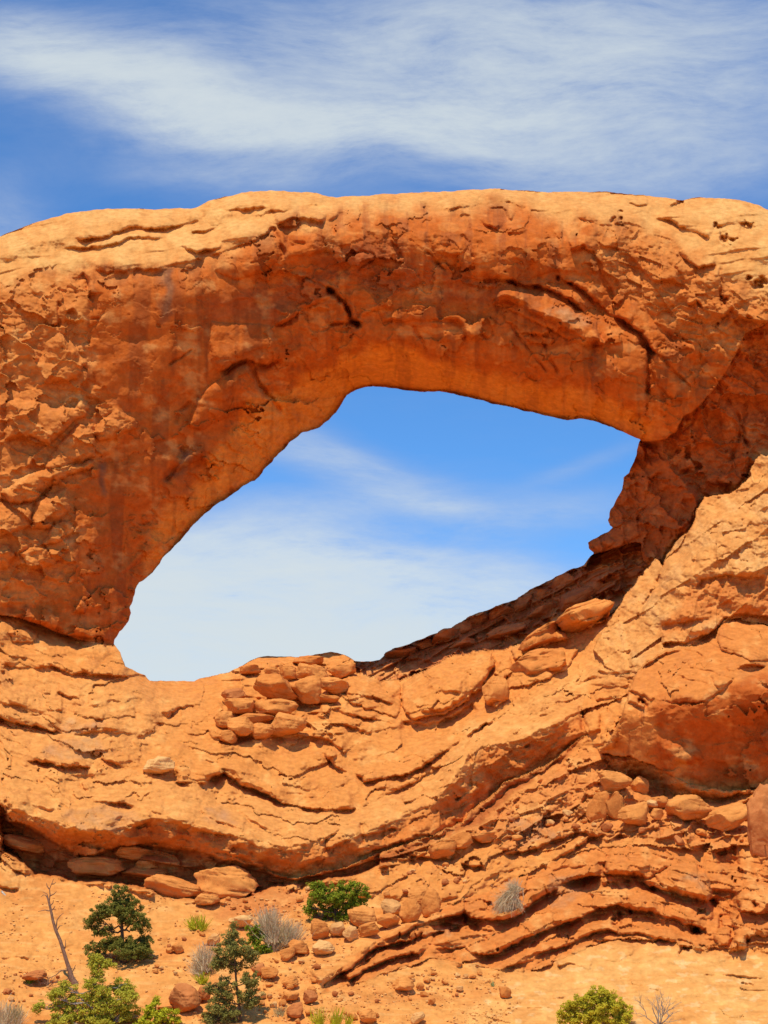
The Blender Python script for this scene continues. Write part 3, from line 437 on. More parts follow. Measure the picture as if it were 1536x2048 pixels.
Bu([(968, 1362), (990, 1354), (1012, 1370), (1016, 1392), (992, 1412), (975, 1402)], .9, 18, .3); Bu([(1108, 1252), (1120, 1240), (1160, 1215), (1190, 1208), (1217, 1220), (1212, 1242), (1170, 1257), (1130, 1262)], 1.0, 16, .5)
Bu([(990, 1345), (1005, 1315), (1020, 1312), (1025, 1345), (1010, 1362)], .7, 14, .2); K([(988, 1312), (990, 1332), (972, 1360), (956, 1378)], 4, .9); L([(930, 1480), (970, 1450), (1000, 1432), (1030, 1412)], .5, 14, .6, 10)
for poly, dep in [([(560, 1398), (640, 1405), (648, 1425), (630, 1440), (590, 1425), (560, 1412)], 1.0), ([(470, 1424), (560, 1430), (550, 1440), (480, 1440)], .7), ([(455, 1462), (510, 1470), (500, 1482), (470, 1492), (455, 1484)], .7), ([(655, 1330), (700, 1352), (690, 1362), (650, 1362), (640, 1345)], .8), ([(520, 1388), (600, 1402), (560, 1412), (510, 1400)], .6)]: Re(poly, dep, 8)
D += cut * soft([(440, 1340), (520, 1318), (700, 1315), (720, 1400), (690, 1470), (560, 1480), (440, 1490)], 14) * (layers(Y + .04 * X, 275, 23, X, .8) + facets(X / 44, Y / 24, 277, .35, .35, .3, .16))
# the long ledge
BRK = [(20, 1618), (60, 1632), (110, 1646), (140, 1660), (190, 1668), (245, 1655), (300, 1636), (330, 1643), (380, 1652), (430, 1668), (490, 1678), (560, 1690), (640, 1684), (690, 1672), (760, 1650), (830, 1620), (900, 1570), (940, 1515), (965, 1492), (1000, 1486), (1035, 1482), (1080, 1462), (1130, 1436), (1172, 1420)]
bp = smooth_line(BRK, 30); bd, bs, bt = line_dist(bp, WX, WY)
D += np.where(bs > 0, (cut | (lab == 1)) * (Y < gl + 5) * sstep(-300, 0, X) * -2.3 * np.exp(-(bd / 75) ** 1.2), (lab == 1) * (-2.3 + np.where(X > 880, .066, .050) * bd)) * (1 - .6 * sstep(1080, 1180, X))
L(BRK, .3, 20, 0, 30, .03, (1,))
L([(245, 1660), (275, 1652), (300, 1637), (322, 1641), (360, 1648), (410, 1664), (450, 1672), (490, 1678)], .5, 18, .7, 26, .1, (1,)); L([(130, 1655), (170, 1668), (210, 1690), (245, 1690)], .3, 16, .5, 14, .1, (1,))
L([(475, 1620), (500, 1640), (530, 1655), (560, 1660)], .35, 12, .4, 14, .1, (1,)); L([(395, 1620), (420, 1635), (465, 1655), (490, 1665)], .4, 20, .3, 18, .1, (1,)); L([(640, 1690), (680, 1660), (720, 1650), (725, 1640)], .3, 14, .4, 14, .1, (1,))
L([(640, 1700), (680, 1690), (720, 1672), (760, 1665), (800, 1650)], .3, 12, .3, 10, .1, (1,)); L([(700, 1715), (740, 1705), (790, 1690), (850, 1668)], .3, 12, .3, 10, .1, (1,)); K([(722, 1640), (726, 1665), (724, 1690)], 3, .4); K([(635, 1650), (655, 1680), (652, 1705)], 3, .35)
K([(940, 1490), (945, 1540), (940, 1610)], 5, .5); L([(1020, 1470), (1060, 1450), (1080, 1432), (1120, 1420)], .3, 18, .3, 16, .1, (1,)); L([(1090, 1410), (1110, 1405), (1140, 1402), (1165, 1390)], .3, 10, .5, 10, .1, (1,))
Pit(1055, 1492, 6, 4, .6); Pit(590, 1665, 5, 4, .3)
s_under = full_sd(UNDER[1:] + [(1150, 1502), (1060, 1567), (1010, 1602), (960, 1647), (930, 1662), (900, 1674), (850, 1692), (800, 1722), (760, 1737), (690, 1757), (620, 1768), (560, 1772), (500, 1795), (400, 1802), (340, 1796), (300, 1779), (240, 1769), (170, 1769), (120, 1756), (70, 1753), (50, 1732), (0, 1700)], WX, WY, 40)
DU = np.array([B_T[np.clip(np.searchsorted(YS, g), 1, NY - 1), i] for i, g in enumerate(gl[0])], f4)[None]     # depth along the lip
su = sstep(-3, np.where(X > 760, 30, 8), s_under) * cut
D = np.where(su > 0, D * (1 - su) + su * (np.maximum(DU + 1.3, B_T + .4) + .55 * (D - B_T)), D)
# below the big block, the hollows at the right
for poly, dep, so in [([(1205, 1512), (1260, 1518), (1320, 1543), (1370, 1568), (1440, 1582), (1505, 1582), (1505, 1600), (1445, 1612), (1400, 1622), (1330, 1614), (1290, 1604), (1260, 1584), (1205, 1555)], 3.0, 34), ([(1395, 1600), (1450, 1590), (1510, 1585), (1500, 1600), (1440, 1618), (1400, 1625)], .8, 8), ([(1428, 1700), (1475, 1685), (1482, 1732), (1465, 1742), (1433, 1732)], 1.4, 12), ([(1424, 1772), (1482, 1776), (1480, 1800), (1466, 1850), (1420, 1846), (1414, 1800)], 1.3, 14), ([(1370, 1655), (1415, 1650), (1415, 1685), (1380, 1690)], .6, 10)]: Re(poly, dep, so)
L([(1310, 1395), (1350, 1405), (1395, 1405), (1440, 1385), (1480, 1345), (1536, 1335)], .5, 34, .1, 20); L([(1262, 1380), (1290, 1388), (1300, 1400)], .5, 14, .7, 10); Pit(1284, 1402, 15, 7, 1.2, 30); L([(1250, 1402), (1270, 1405), (1288, 1418)], .3, 12, .3, 9)
L([(1445, 1330), (1470, 1340), (1500, 1328), (1540, 1332)], .5, 20, .5, 12); K([(1418, 1350), (1425, 1370), (1435, 1380)], 2.5, .3); L([(1275, 1345), (1310, 1318), (1345, 1305), (1375, 1300)], .4, 16, .3, 10); L([(1340, 1372), (1370, 1355), (1400, 1345)], .2, 12, .2, 8); L([(1300, 1450), (1400, 1500)], 0, 10, 0, 10)
Bu([(1304, 1452), (1318, 1446), (1345, 1458), (1360, 1474), (1382, 1486), (1402, 1502), (1412, 1520), (1386, 1530), (1350, 1532), (1318, 1495)], .25, 26, .0, 0, .6); L([(1325, 1500), (1345, 1520), (1370, 1530), (1395, 1530)], .35, 16, .1, 14)
Bu([(1520, 1470), (1536, 1458), (1600, 1450), (1600, 1520), (1540, 1515)], .7, 18, .2); Bu([(1440, 1260), (1470, 1243), (1536, 1250), (1600, 1260), (1600, 1310), (1500, 1320), (1440, 1300), (1432, 1280)], .9, 24, .2)
L([(1320, 1288), (1370, 1282), (1420, 1264), (1447, 1240), (1470, 1232), (1510, 1228), (1560, 1238)], .9, 40, .9, 12, .05, (3,)); L([(1320, 1250), (1360, 1248), (1400, 1240), (1440, 1225)], .5, 24, .3, 12, .1, (3,)); L([(1385, 1180), (1400, 1160), (1450, 1150), (1500, 1155), (1540, 1150)], .6, 26, .6, 28, .1, (3,))
K([(1325, 1133), (1312, 1170), (1290, 1210), (1270, 1250)], 3, .45); K([(1262, 1280), (1258, 1320), (1265, 1350)], 6, .8); L([(1150, 1375), (1180, 1360), (1215, 1355), (1240, 1345)], .4, 12, .4, 9); L([(1190, 1400), (1215, 1395), (1240, 1398)], .4, 12, .5, 9); L([(1195, 1345), (1215, 1350), (1240, 1345)], .4, 10, .6, 8)
K([(1160, 1405), (1168, 1440), (1172, 1465)], 4, .7); Bu([(1172, 1430), (1185, 1412), (1200, 1430), (1202, 1460), (1180, 1465)], .6, 12, .1); Bu([(1202, 1470), (1225, 1450), (1240, 1465), (1225, 1495), (1205, 1500)], .6, 12, .1)
K([(930, 1282), (960, 1270), (985, 1262)], 4, 1.2); K([(1000, 1285), (1030, 1268), (1060, 1258)], 4, 1.0); K([(1060, 1232), (1090, 1240), (1110, 1245)], 5, 1.2); K([(975, 1255), (1000, 1245), (1040, 1225)], 3, 1.0); K([(1150, 1180), (1190, 1190), (1220, 1195)], 4, .9); K([(860, 1300), (890, 1285), (920, 1278)], 3, .8)
# the stepped terrace
TA = [(850, 1846), (890, 1836), (928, 1827), (950, 1840), (985, 1843), (1020, 1835), (1050, 1820), (1080, 1796), (1110, 1778), (1140, 1766), (1175, 1755), (1207, 1751)]
L(TA, 1.0, 26, 1.3, 22, .05); L([(1206, 1744), (1240, 1752), (1278, 1753), (1300, 1774), (1340, 1785), (1380, 1796), (1414, 1803), (1426, 1790)], 1.0, 30, 1.1, 18, .05)
L([(862, 1902), (895, 1896), (930, 1892), (945, 1905), (965, 1911), (990, 1908), (1010, 1900), (1040, 1886), (1080, 1866), (1115, 1850), (1150, 1838), (1175, 1826), (1200, 1815), (1232, 1812), (1260, 1819), (1300, 1821), (1340, 1836), (1362, 1846), (1390, 1851), (1412, 1858)], 1.0, 24, 1.2, 20, .04)
L([(1000, 1937), (1030, 1931), (1060, 1921), (1085, 1908), (1105, 1900), (1130, 1896), (1165, 1880), (1190, 1866), (1217, 1863), (1250, 1869), (1287, 1866), (1320, 1880), (1362, 1886)], .6, 16, .5, 10, .05)
L([(640, 1976), (662, 1960), (700, 1936), (738, 1906), (762, 1890), (800, 1884), (850, 1870), (892, 1862)], .8, 30, 1.1, 14, .05); L([(690, 1964), (720, 1947), (745, 1934), (792, 1915), (840, 1905), (868, 1894)], .6, 14, .9, 12, .05); L([(760, 1888), (800, 1868), (850, 1850), (900, 1846), (930, 1850)], .4, 14, .4, 8); L([(1110, 1930), (1140, 1928), (1170, 1935), (1185, 1940)], .2, 10, .25, 6)
L([(1190, 1866), (1205, 1858), (1225, 1862), (1235, 1872)], .2, 10, .3, 6); Pit(1237, 1835, 15, 12, 1.2); Pit(1397, 1862, 20, 6, 1.2, 20); Pit(1222, 1772, 18, 8, .8); Pit(1255, 1768, 12, 8, .8); K([(932, 1800), (931, 1850)], 3, .7); K([(1210, 1725), (1209, 1760)], 3, .5); K([(1283, 1745), (1290, 1765), (1310, 1770)], 3, .4)
Bu([(1210, 1745), (1225, 1725), (1260, 1712), (1300, 1715), (1345, 1730), (1300, 1755), (1250, 1755)], .7, 24, .1); Bu([(1310, 1750), (1350, 1728), (1390, 1725), (1420, 1755), (1424, 1790), (1400, 1795), (1330, 1780)], .9, 28, .1)
Bu([(1476, 1778), (1500, 1765), (1560, 1760), (1600, 1770), (1600, 1830), (1540, 1828), (1480, 1822)], 1.0, 24, .3); Bu([(1460, 1832), (1478, 1845), (1500, 1855), (1560, 1832), (1600, 1840), (1600, 1880), (1540, 1870), (1505, 1872), (1490, 1900), (1455, 1900), (1470, 1870)], .8, 18, .2); Bu([(1426, 1870), (1445, 1852), (1462, 1862), (1455, 1888), (1432, 1888)], .5, 12, .1)
L([(1000, 1712), (1060, 1700), (1110, 1680), (1160, 1668), (1200, 1672)], .6, 20, .5, 12); L([(1100, 1720), (1150, 1700), (1180, 1680), (1215, 1665)], .5, 16, .5, 10); L([(960, 1760), (1020, 1742), (1080, 1735), (1136, 1735), (1180, 1728)], .35, 16, .3, 9); L([(920, 1728), (940, 1732), (975, 1738), (990, 1732)], .4, 12, .5, 8); L([(810, 1712), (850, 1716), (895, 1720), (910, 1712)], .5, 14, .6, 7)
rj = np.random.RandomState(88)
for _ in range(44):
    jx = rj.uniform(760, 1530); jy = rj.uniform(1730, 1890); jl = rj.uniform(10, 30)
    i_, j_ = np.searchsorted(XS, jx), np.searchsorted(YS, jy)
    if lab[j_, i_] == 2: K([(jx - 2, jy), (jx + rj.uniform(-4, 4), jy + jl * .5), (jx + rj.uniform(-5, 5), jy + jl)], rj.uniform(1.6, 3.2), rj.uniform(.3, .8), .3)
    if lab[j_, i_] == 2 and rj.rand() < .6:
        a_, b_ = rj.uniform(7, 20), rj.uniform(5, 11); Re([(jx, jy + 8), (jx + a_, jy + 7 - a_ * .2), (jx + a_ * 1.1, jy + 8 + b_), (jx + 2, jy + 9 + b_)], rj.uniform(.3, .8), 3)
# ground
L([(-40, 1770), (0, 1772), (25, 1778), (40, 1782)], .35, 14, .5, 8); L([(0, 1918), (20, 1912), (45, 1914), (60, 1920)], .2, 12, .25, 8); L([(1400, 1952), (1440, 1948), (1480, 1955), (1536, 1957)], .15, 10, .25, 6); L([(1480, 1966), (1495, 1968), (1510, 1972)], .12, 8, .25, 5); L([(1236, 1920), (1256, 1912), (1272, 1902)], .1, 8, .15, 5)
Bu([(40, 1938), (60, 1928), (85, 1935), (95, 1950), (80, 1960), (50, 1958)], .3, 12)

# ------------------------------------------------------------------ colour of the stone, with soffit glow and undercut shade put in
COL = np.zeros(X.shape + (3,), f4)
def rgb(*c): return np.array(c, f4)
ORANGE, PALE, RED, BROWN, SAND = rgb(.68, .258, .055), rgb(.76, .40, .115), rgb(.54, .125, .015), rgb(.36, .12, .034), rgb(.72, .302, .070)
COL[:] = ORANGE
def tint_by(mask, c, k=1.0):
    global COL
    m = np.clip(mask * k, 0, 1)[..., None]; COL = COL * (1 - m) + c * m
cn = fbm(X / 70, Y / 55, 301, 4); cn2 = fbm(X / 22, Y / 14, 311, 4); cs = fbm(X / 30, Y / 210, 321, 4)
tint_by(is_arch.astype(f4), RED); tint_by(capc, PALE * .45 + ORANGE * .55, .9); tint_by(capc * sstep(-.3, .5, cn) * (1 - sstep(500, 1100, X) * (1 - sstep(1350, 1450, X)) * .7), PALE, .8); tint_by(rough, ORANGE, .55); tint_by(roughR, ORANGE, .5)
soffit_off = 0
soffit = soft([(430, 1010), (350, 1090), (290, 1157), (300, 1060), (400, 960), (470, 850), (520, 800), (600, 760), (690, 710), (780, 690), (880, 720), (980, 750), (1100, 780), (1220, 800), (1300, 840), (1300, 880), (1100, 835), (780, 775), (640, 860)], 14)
tint_by(soffit, rgb(.84, .30, .042), .9)  # bounced glow on the underside of the arch, put into the rock colour
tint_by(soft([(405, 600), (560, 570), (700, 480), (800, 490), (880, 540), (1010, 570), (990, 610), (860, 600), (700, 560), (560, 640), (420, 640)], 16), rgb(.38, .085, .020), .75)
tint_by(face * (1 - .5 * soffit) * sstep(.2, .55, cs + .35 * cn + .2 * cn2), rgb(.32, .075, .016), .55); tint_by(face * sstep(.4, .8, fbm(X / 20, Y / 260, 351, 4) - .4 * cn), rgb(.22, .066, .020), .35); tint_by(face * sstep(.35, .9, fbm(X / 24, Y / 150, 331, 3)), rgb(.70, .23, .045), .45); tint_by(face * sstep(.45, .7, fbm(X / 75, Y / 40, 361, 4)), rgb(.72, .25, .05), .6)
for q in [[(320, 545), (345, 545), (350, 600), (335, 650), (322, 640)], [(325, 965), (345, 950), (372, 890), (378, 920), (350, 965)], [(190, 925), (215, 930), (215, 990), (205, 1000)]]: tint_by(soft(q, 9), rgb(.16, .085, .045), .7)
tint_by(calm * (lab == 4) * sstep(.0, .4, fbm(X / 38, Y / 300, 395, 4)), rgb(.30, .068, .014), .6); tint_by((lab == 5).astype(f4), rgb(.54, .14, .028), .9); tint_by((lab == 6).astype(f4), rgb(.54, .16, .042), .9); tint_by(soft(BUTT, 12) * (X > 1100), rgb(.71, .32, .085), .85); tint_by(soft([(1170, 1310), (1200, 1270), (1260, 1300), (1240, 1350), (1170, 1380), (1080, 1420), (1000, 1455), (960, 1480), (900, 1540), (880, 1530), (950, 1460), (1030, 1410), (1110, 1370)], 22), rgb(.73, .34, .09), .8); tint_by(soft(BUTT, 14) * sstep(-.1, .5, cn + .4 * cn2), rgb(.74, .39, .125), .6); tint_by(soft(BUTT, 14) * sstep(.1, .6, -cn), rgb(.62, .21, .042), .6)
tint_by(soft([(1380, 1180), (1400, 1160), (1536, 1150), (1600, 1160), (1600, 1250), (1536, 1235), (1450, 1230), (1380, 1260), (1330, 1280), (1320, 1260)], 14) * butt, rgb(.62, .20, .04), .9)
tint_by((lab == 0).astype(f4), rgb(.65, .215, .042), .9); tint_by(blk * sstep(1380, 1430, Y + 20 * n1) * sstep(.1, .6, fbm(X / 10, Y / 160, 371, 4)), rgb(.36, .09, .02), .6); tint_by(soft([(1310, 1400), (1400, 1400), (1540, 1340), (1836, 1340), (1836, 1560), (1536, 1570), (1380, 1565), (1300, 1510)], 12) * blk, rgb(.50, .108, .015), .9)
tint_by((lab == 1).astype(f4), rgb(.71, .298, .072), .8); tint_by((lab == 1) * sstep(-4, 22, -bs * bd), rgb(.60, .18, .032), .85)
tint_by(soft([(-300, 1350), (0, 1345), (300, 1370), (400, 1400), (300, 1500), (0, 1560), (-300, 1560)], 40) * (lab == 7), rgb(.71, .30, .075), .7)
tint_by(terr, rgb(.64, .205, .040), .9); tint_by(rub, rgb(.65, .235, .055), .8)
tint_by(ground, SAND, .9); tint_by(ground * sstep(.0, .5, fbm(X / 150, Y / 42, 381, 4)), rgb(.62, .215, .046), .55); tint_by(ground * sstep(.2, .6, fbm(X / 60, Y / 9, 385, 3)), rgb(.77, .40, .12), .45); tint_by(pale_ground, rgb(.75, .36, .094), .85); tint_by(pale_ground * sstep(.1, .6, fbm(X / 110, Y / 20, 389, 4)), rgb(.68, .27, .06), .5); tint_by(pale_ground * sstep(.3, .6, fbm(X / 30, Y / 12, 391, 4)), rgb(.78, .50, .20), .6); tint_by(soft([(420, 1830), (470, 1790), (600, 1775), (640, 1790), (560, 1830), (470, 1850)], 14), rgb(.58, .19, .045), .8); tint_by(s_under * 0 + cut * sstep(-3, 9, s_under), rgb(.44, .12, .026), .9)  # last tint: overhang shade in the undercut, painted as darker rock
vs = sstep(.15, .8, cn2 + .5 * cn)
tint_by((1 - ground * .7) * vs * (1 - .6 * cap), BROWN, .30); tint_by(sstep(.2, .9, -cn + .3 * cn2) * (1 - .5 * face), PALE, .45)
for q in [[(90, 1505), (120, 1480), (190, 1475), (220, 1500), (160, 1520), (100, 1520)], [(125, 1640), (150, 1620), (230, 1610), (290, 1640), (240, 1665), (170, 1655)], [(125, 1445), (200, 1440), (210, 1460), (130, 1465)], [(1085, 622), (1130, 615), (1175, 640), (1165, 655), (1100, 635)], [(1350, 1760), (1410, 1745), (1424, 1765), (1400, 1775)], [(1030, 1640), (1100, 1630), (1110, 1680), (1040, 1690)], [(400, 1610), (470, 1620), (470, 1650), (410, 1640)], [(850, 1870), (900, 1850), (930, 1835), (925, 1850), (870, 1870)], [(1100, 1760), (1140, 1750), (1160, 1790), (1110, 1810)]]: tint_by(soft(q, 7) * (.6 + .5 * cn2), rgb(.46, .22, .09), .7)
COL *= (1 + .10 * cn2 + .07 * fbm(X / 6, Y / 5, 341, 2))[..., None]
COL = np.clip(COL, .01, .80)

# ------------------------------------------------------------------ materials
def mat(name):
    m = bpy.data.materials.new(name); m.use_nodes = True; t = m.node_tree; t.nodes.clear()
    o = t.nodes.new('ShaderNodeOutputMaterial'); b = t.nodes.new('ShaderNodeBsdfPrincipled'); t.links.new(b.outputs[0], o.inputs[0])
    b.inputs['Roughness'].default_value = .93; b.inputs['Specular IOR Level'].default_value = .12
    return m, t, b
def tnoise(t, sc, det, rough, vec):
    n = t.nodes.new('ShaderNodeTexNoise'); n.inputs['Scale'].default_value = sc; n.inputs['Detail'].default_value = det; n.inputs['Roughness'].default_value = rough; t.links.new(vec, n.inputs['Vector']); return n
def rock_mat(name, attr=True, base=(.6, .26, .08)):
    m, t, b = mat(name)
    geo = t.nodes.new('ShaderNodeNewGeometry'); pos = geo.outputs['Position']
    if attr:
        a = t.nodes.new('ShaderNodeVertexColor'); a.layer_name = 'Col'; src = a.outputs[0]
    else:
        oi = t.nodes.new('ShaderNodeObjectInfo'); r = t.nodes.new('ShaderNodeMix'); r.data_type = 'RGBA'; t.links.new(oi.outputs['Random'], r.inputs[0])
        r.inputs[6].default_value = (base[0] * .92, base[1] * .85, base[2] * .8, 1); r.inputs[7].default_value = (min(.78, base[0] * 1.08), base[1] * 1.15, base[2] * 1.2, 1); src = r.outputs[2]
    n = tnoise(t, 2.2, 8, .62, pos)
    cr = t.nodes.new('ShaderNodeValToRGB'); cr.color_ramp.elements[0].position = .3; cr.color_ramp.elements[0].color = (.80, .74, .68, 1); cr.color_ramp.elements[1].position = .72; cr.color_ramp.elements[1].color = (1.12, 1.14, 1.18, 1)
    t.links.new(n.outputs['Fac'], cr.inputs[0])
    mul = t.nodes.new('ShaderNodeMix'); mul.data_type = 'RGBA'; mul.blend_type = 'MULTIPLY'; mul.inputs[0].default_value = 1; t.links.new(src, mul.inputs[6]); t.links.new(cr.outputs[0], mul.inputs[7])
    t.links.new(mul.outputs[2], b.inputs['Base Color'])
    n2 = tnoise(t, 5.0, 9, .66, pos); bp = t.nodes.new('ShaderNodeBump'); bp.inputs['Strength'].default_value = .42; bp.inputs['Distance'].default_value = .12; t.links.new(n2.outputs['Fac'], bp.inputs['Height']); t.links.new(bp.outputs[0], b.inputs['Normal'])
    return m
M_ROCK = rock_mat('sandstone')
M_STONE = rock_mat('loose_sandstone', False, (.67, .25, .055)); M_STONE_PALE = rock_mat('pale_sandstone', False, (.72, .37, .12)); M_STONE_RED = rock_mat('red_sandstone', False, (.52, .17, .045))

# ------------------------------------------------------------------ meshes out of the relief
def tag(o, label=None, cat=None, group=None, kind=None):
    if label: o['label'] = label
    if cat: o['category'] = cat
    if group: o['group'] = group
    if kind: o['kind'] = kind
    return o
def mesh_np(name, co, quads, cols=None, material=None, smooth=True, parent=None, origin=None, tris=False):
    me = bpy.data.meshes.new(name); co = np.asarray(co, f4)
    if origin is not None: co = co - np.array(origin, f4)
    k = 3 if tris else 4
    me.vertices.add(len(co)); me.vertices.foreach_set('co', co.ravel())
    q = np.asarray(quads, np.int32); me.loops.add(q.size); me.loops.foreach_set('vertex_index', q.ravel())
    me.polygons.add(len(q)); me.polygons.foreach_set('loop_start', np.arange(0, q.size, k, dtype=np.int32)); me.polygons.foreach_set('loop_total', np.full(len(q), k, np.int32))
    me.polygons.foreach_set('use_smooth', np.full(len(q), smooth))
    if cols is not None:
        at = me.color_attributes.new('Col', 'FLOAT_COLOR', 'POINT'); c4 = np.ones((len(co), 4), f4); c4[:, :3] = cols; at.data.foreach_set('color', c4.ravel())
    me.update(calc_edges=True)
    if material: me.materials.append(material)
    o = bpy.data.objects.new(name, me); C.collection.objects.link(o)
    if origin is not None: o.location = origin
    if parent: o.parent = parent
    return o
# snap the sky-side ring onto the outline
gy, gx = np.gradient(sky_sd, YS, XS)
gl2 = np.maximum(gx * gx + gy * gy, .2)
PXs = np.where(lab == 8, X - np.clip(sky_sd * gx / gl2, -3 * STEP, 3 * STEP), X); PYs = np.where(lab == 8, Y - np.clip(sky_sd * gy / gl2, -3 * STEP, 3 * STEP), Y)
OBJ_OF = {0: 0, 1: 1, 2: 2, 3: 3, 4: 4, 5: 4, 6: 5, 7: 6, 8: 99}
olab = np.vectorize(OBJ_OF.get)(lab).astype(np.int16)
qown = np.minimum(np.minimum(olab[:-1, :-1], olab[1:, :-1]), np.minimum(olab[:-1, 1:], olab[1:, 1:]))
vid = np.arange(NY * NX).reshape(NY, NX)
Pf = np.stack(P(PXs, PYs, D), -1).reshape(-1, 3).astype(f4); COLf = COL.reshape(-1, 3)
thick_arch = 1.2 + 5.0 * np.sqrt(np.clip(sky_sd / 110., 0, 1))
THICK = {0: 5., 1: 3., 2: 2., 3: 5., 5: 4., 4: thick_arch}
def relief(oid, name, back):
    jj, ii = np.nonzero(qown == oid)
    q = np.stack([vid[jj, ii], vid[jj + 1, ii], vid[jj + 1, ii + 1], vid[jj, ii + 1]], 1)
    u, inv = np.unique(q, return_inverse=True); q = inv.reshape(-1, 4).astype(np.int32); co = Pf[u]; col = COLf[u]
    e = np.concatenate([q[:, [0, 1]], q[:, [1, 2]], q[:, [2, 3]], q[:, [3, 0]]]); n = len(u)
    key = np.minimum(e[:, 0], e[:, 1]).astype(np.int64) * n + np.maximum(e[:, 0], e[:, 1])
    uk, idx, cnt = np.unique(key, return_index=True, return_counts=True); be = e[idx[cnt == 1]]
    if back:
        th = THICK[oid]; th = th.reshape(-1)[u] if hasattr(th, 'reshape') else np.full(n, th, f4)
        cam0 = np.array([0, 0, CAMZ], f4); d = D.reshape(-1)[u]
        bco = cam0 + (co - cam0) * ((d + th) / d)[:, None]
        co = np.concatenate([co, bco.astype(f4)]); col = np.concatenate([col, col])
        wall = np.stack([be[:, 1], be[:, 0], be[:, 0] + n, be[:, 1] + n], 1)
        q = np.concatenate([q, q[:, ::-1] + n, wall])
    else:                                        # the ground falls away behind its crest
        sk = olab.reshape(-1)[u] == 99; b2 = be[sk[be[:, 0]] & sk[be[:, 1]]]
        ub, iv = np.unique(b2, return_inverse=True); iv = iv.reshape(-1, 2)
        nb = co[ub] + np.array([0, 14, -6], f4); wall = np.stack([b2[:, 1], b2[:, 0], iv[:, 0] + n, iv[:, 1] + n], 1)
        co = np.concatenate([co, nb]); col = np.concatenate([col, col[ub]]); q = np.concatenate([q, wall])
    lo = co.min(0); hi = co.max(0); org = ((lo[0] + hi[0]) / 2, (lo[1] + hi[1]) / 2, lo[2])
    return mesh_np(name, co, q, col, M_ROCK, True, None, org)
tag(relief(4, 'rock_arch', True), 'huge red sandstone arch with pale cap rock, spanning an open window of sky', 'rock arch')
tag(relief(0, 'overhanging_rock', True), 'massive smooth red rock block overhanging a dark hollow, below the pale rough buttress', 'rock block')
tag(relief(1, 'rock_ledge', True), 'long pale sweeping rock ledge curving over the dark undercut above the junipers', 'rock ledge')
tag(relief(2, 'rock_terrace', True), 'low stepped red rock bands with deep shadowed undercuts above the smooth pale slickrock', 'rock terrace')
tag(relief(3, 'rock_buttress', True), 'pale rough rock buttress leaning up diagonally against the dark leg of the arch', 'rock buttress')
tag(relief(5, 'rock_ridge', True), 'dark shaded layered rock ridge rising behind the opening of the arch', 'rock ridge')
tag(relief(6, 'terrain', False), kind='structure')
gs = 4000.; gm, gt, gb = mat('desert_soil'); gb.inputs['Base Color'].default_value = (.6, .29, .11, 1)
go = mesh_np('ground', [(-gs, -gs, -7.4), (gs, -gs, -7.4), (gs, gs, -7.4), (-gs, gs, -7.4)], [(0, 1, 2, 3)], None, gm); tag(go, kind='structure')

def depth(px, py):
    i = np.clip(np.searchsorted(XS, px), 1, NX - 1); j = np.clip(np.searchsorted(YS, py), 1, NY - 1)
    return float(D[j, i])
def at(px, py, near=0.):
    d = depth(px, py) - near; return Vector(P(px, py, d)), d / FPX / cp
#@@THINGS
# ------------------------------------------------------------------ loose rock
def icosphere(n):
    t = (1 + 5 ** .5) / 2
    v = [(-1, t, 0), (1, t, 0), (-1, -t, 0), (1, -t, 0), (0, -1, t), (0, 1, t), (0, -1, -t), (0, 1, -t), (t, 0, -1), (t, 0, 1), (-t, 0, -1), (-t, 0, 1)]
    f = [(0, 11, 5), (0, 5, 1), (0, 1, 7), (0, 7, 10), (0, 10, 11), (1, 5, 9), (5, 11, 4), (11, 10, 2), (10, 7, 6), (7, 1, 8), (3, 9, 4), (3, 4, 2), (3, 2, 6), (3, 6, 8), (3, 8, 9), (4, 9, 5), (2, 4, 11), (6, 2, 10), (8, 6, 7), (9, 8, 1)]
    v = [np.array(p) / np.linalg.norm(p) for p in v]
    for _ in range(n):
        mid = {}; g = []
        def mp(a, b):
            k = (min(a, b), max(a, b))
            if k not in mid:
                m = v[a] + v[b]; v.append(m / np.linalg.norm(m)); mid[k] = len(v) - 1
            return mid[k]
        for a, b, c in f:
            x, y, z = mp(a, b), mp(b, c), mp(c, a); g += [(a, x, z), (b, y, x), (c, z, y), (x, y, z)]
        f = g
    return np.array(v), np.array(f)
ICO = {n: icosphere(n) for n in (2, 3, 4)}
from mathutils import noise as mnoise
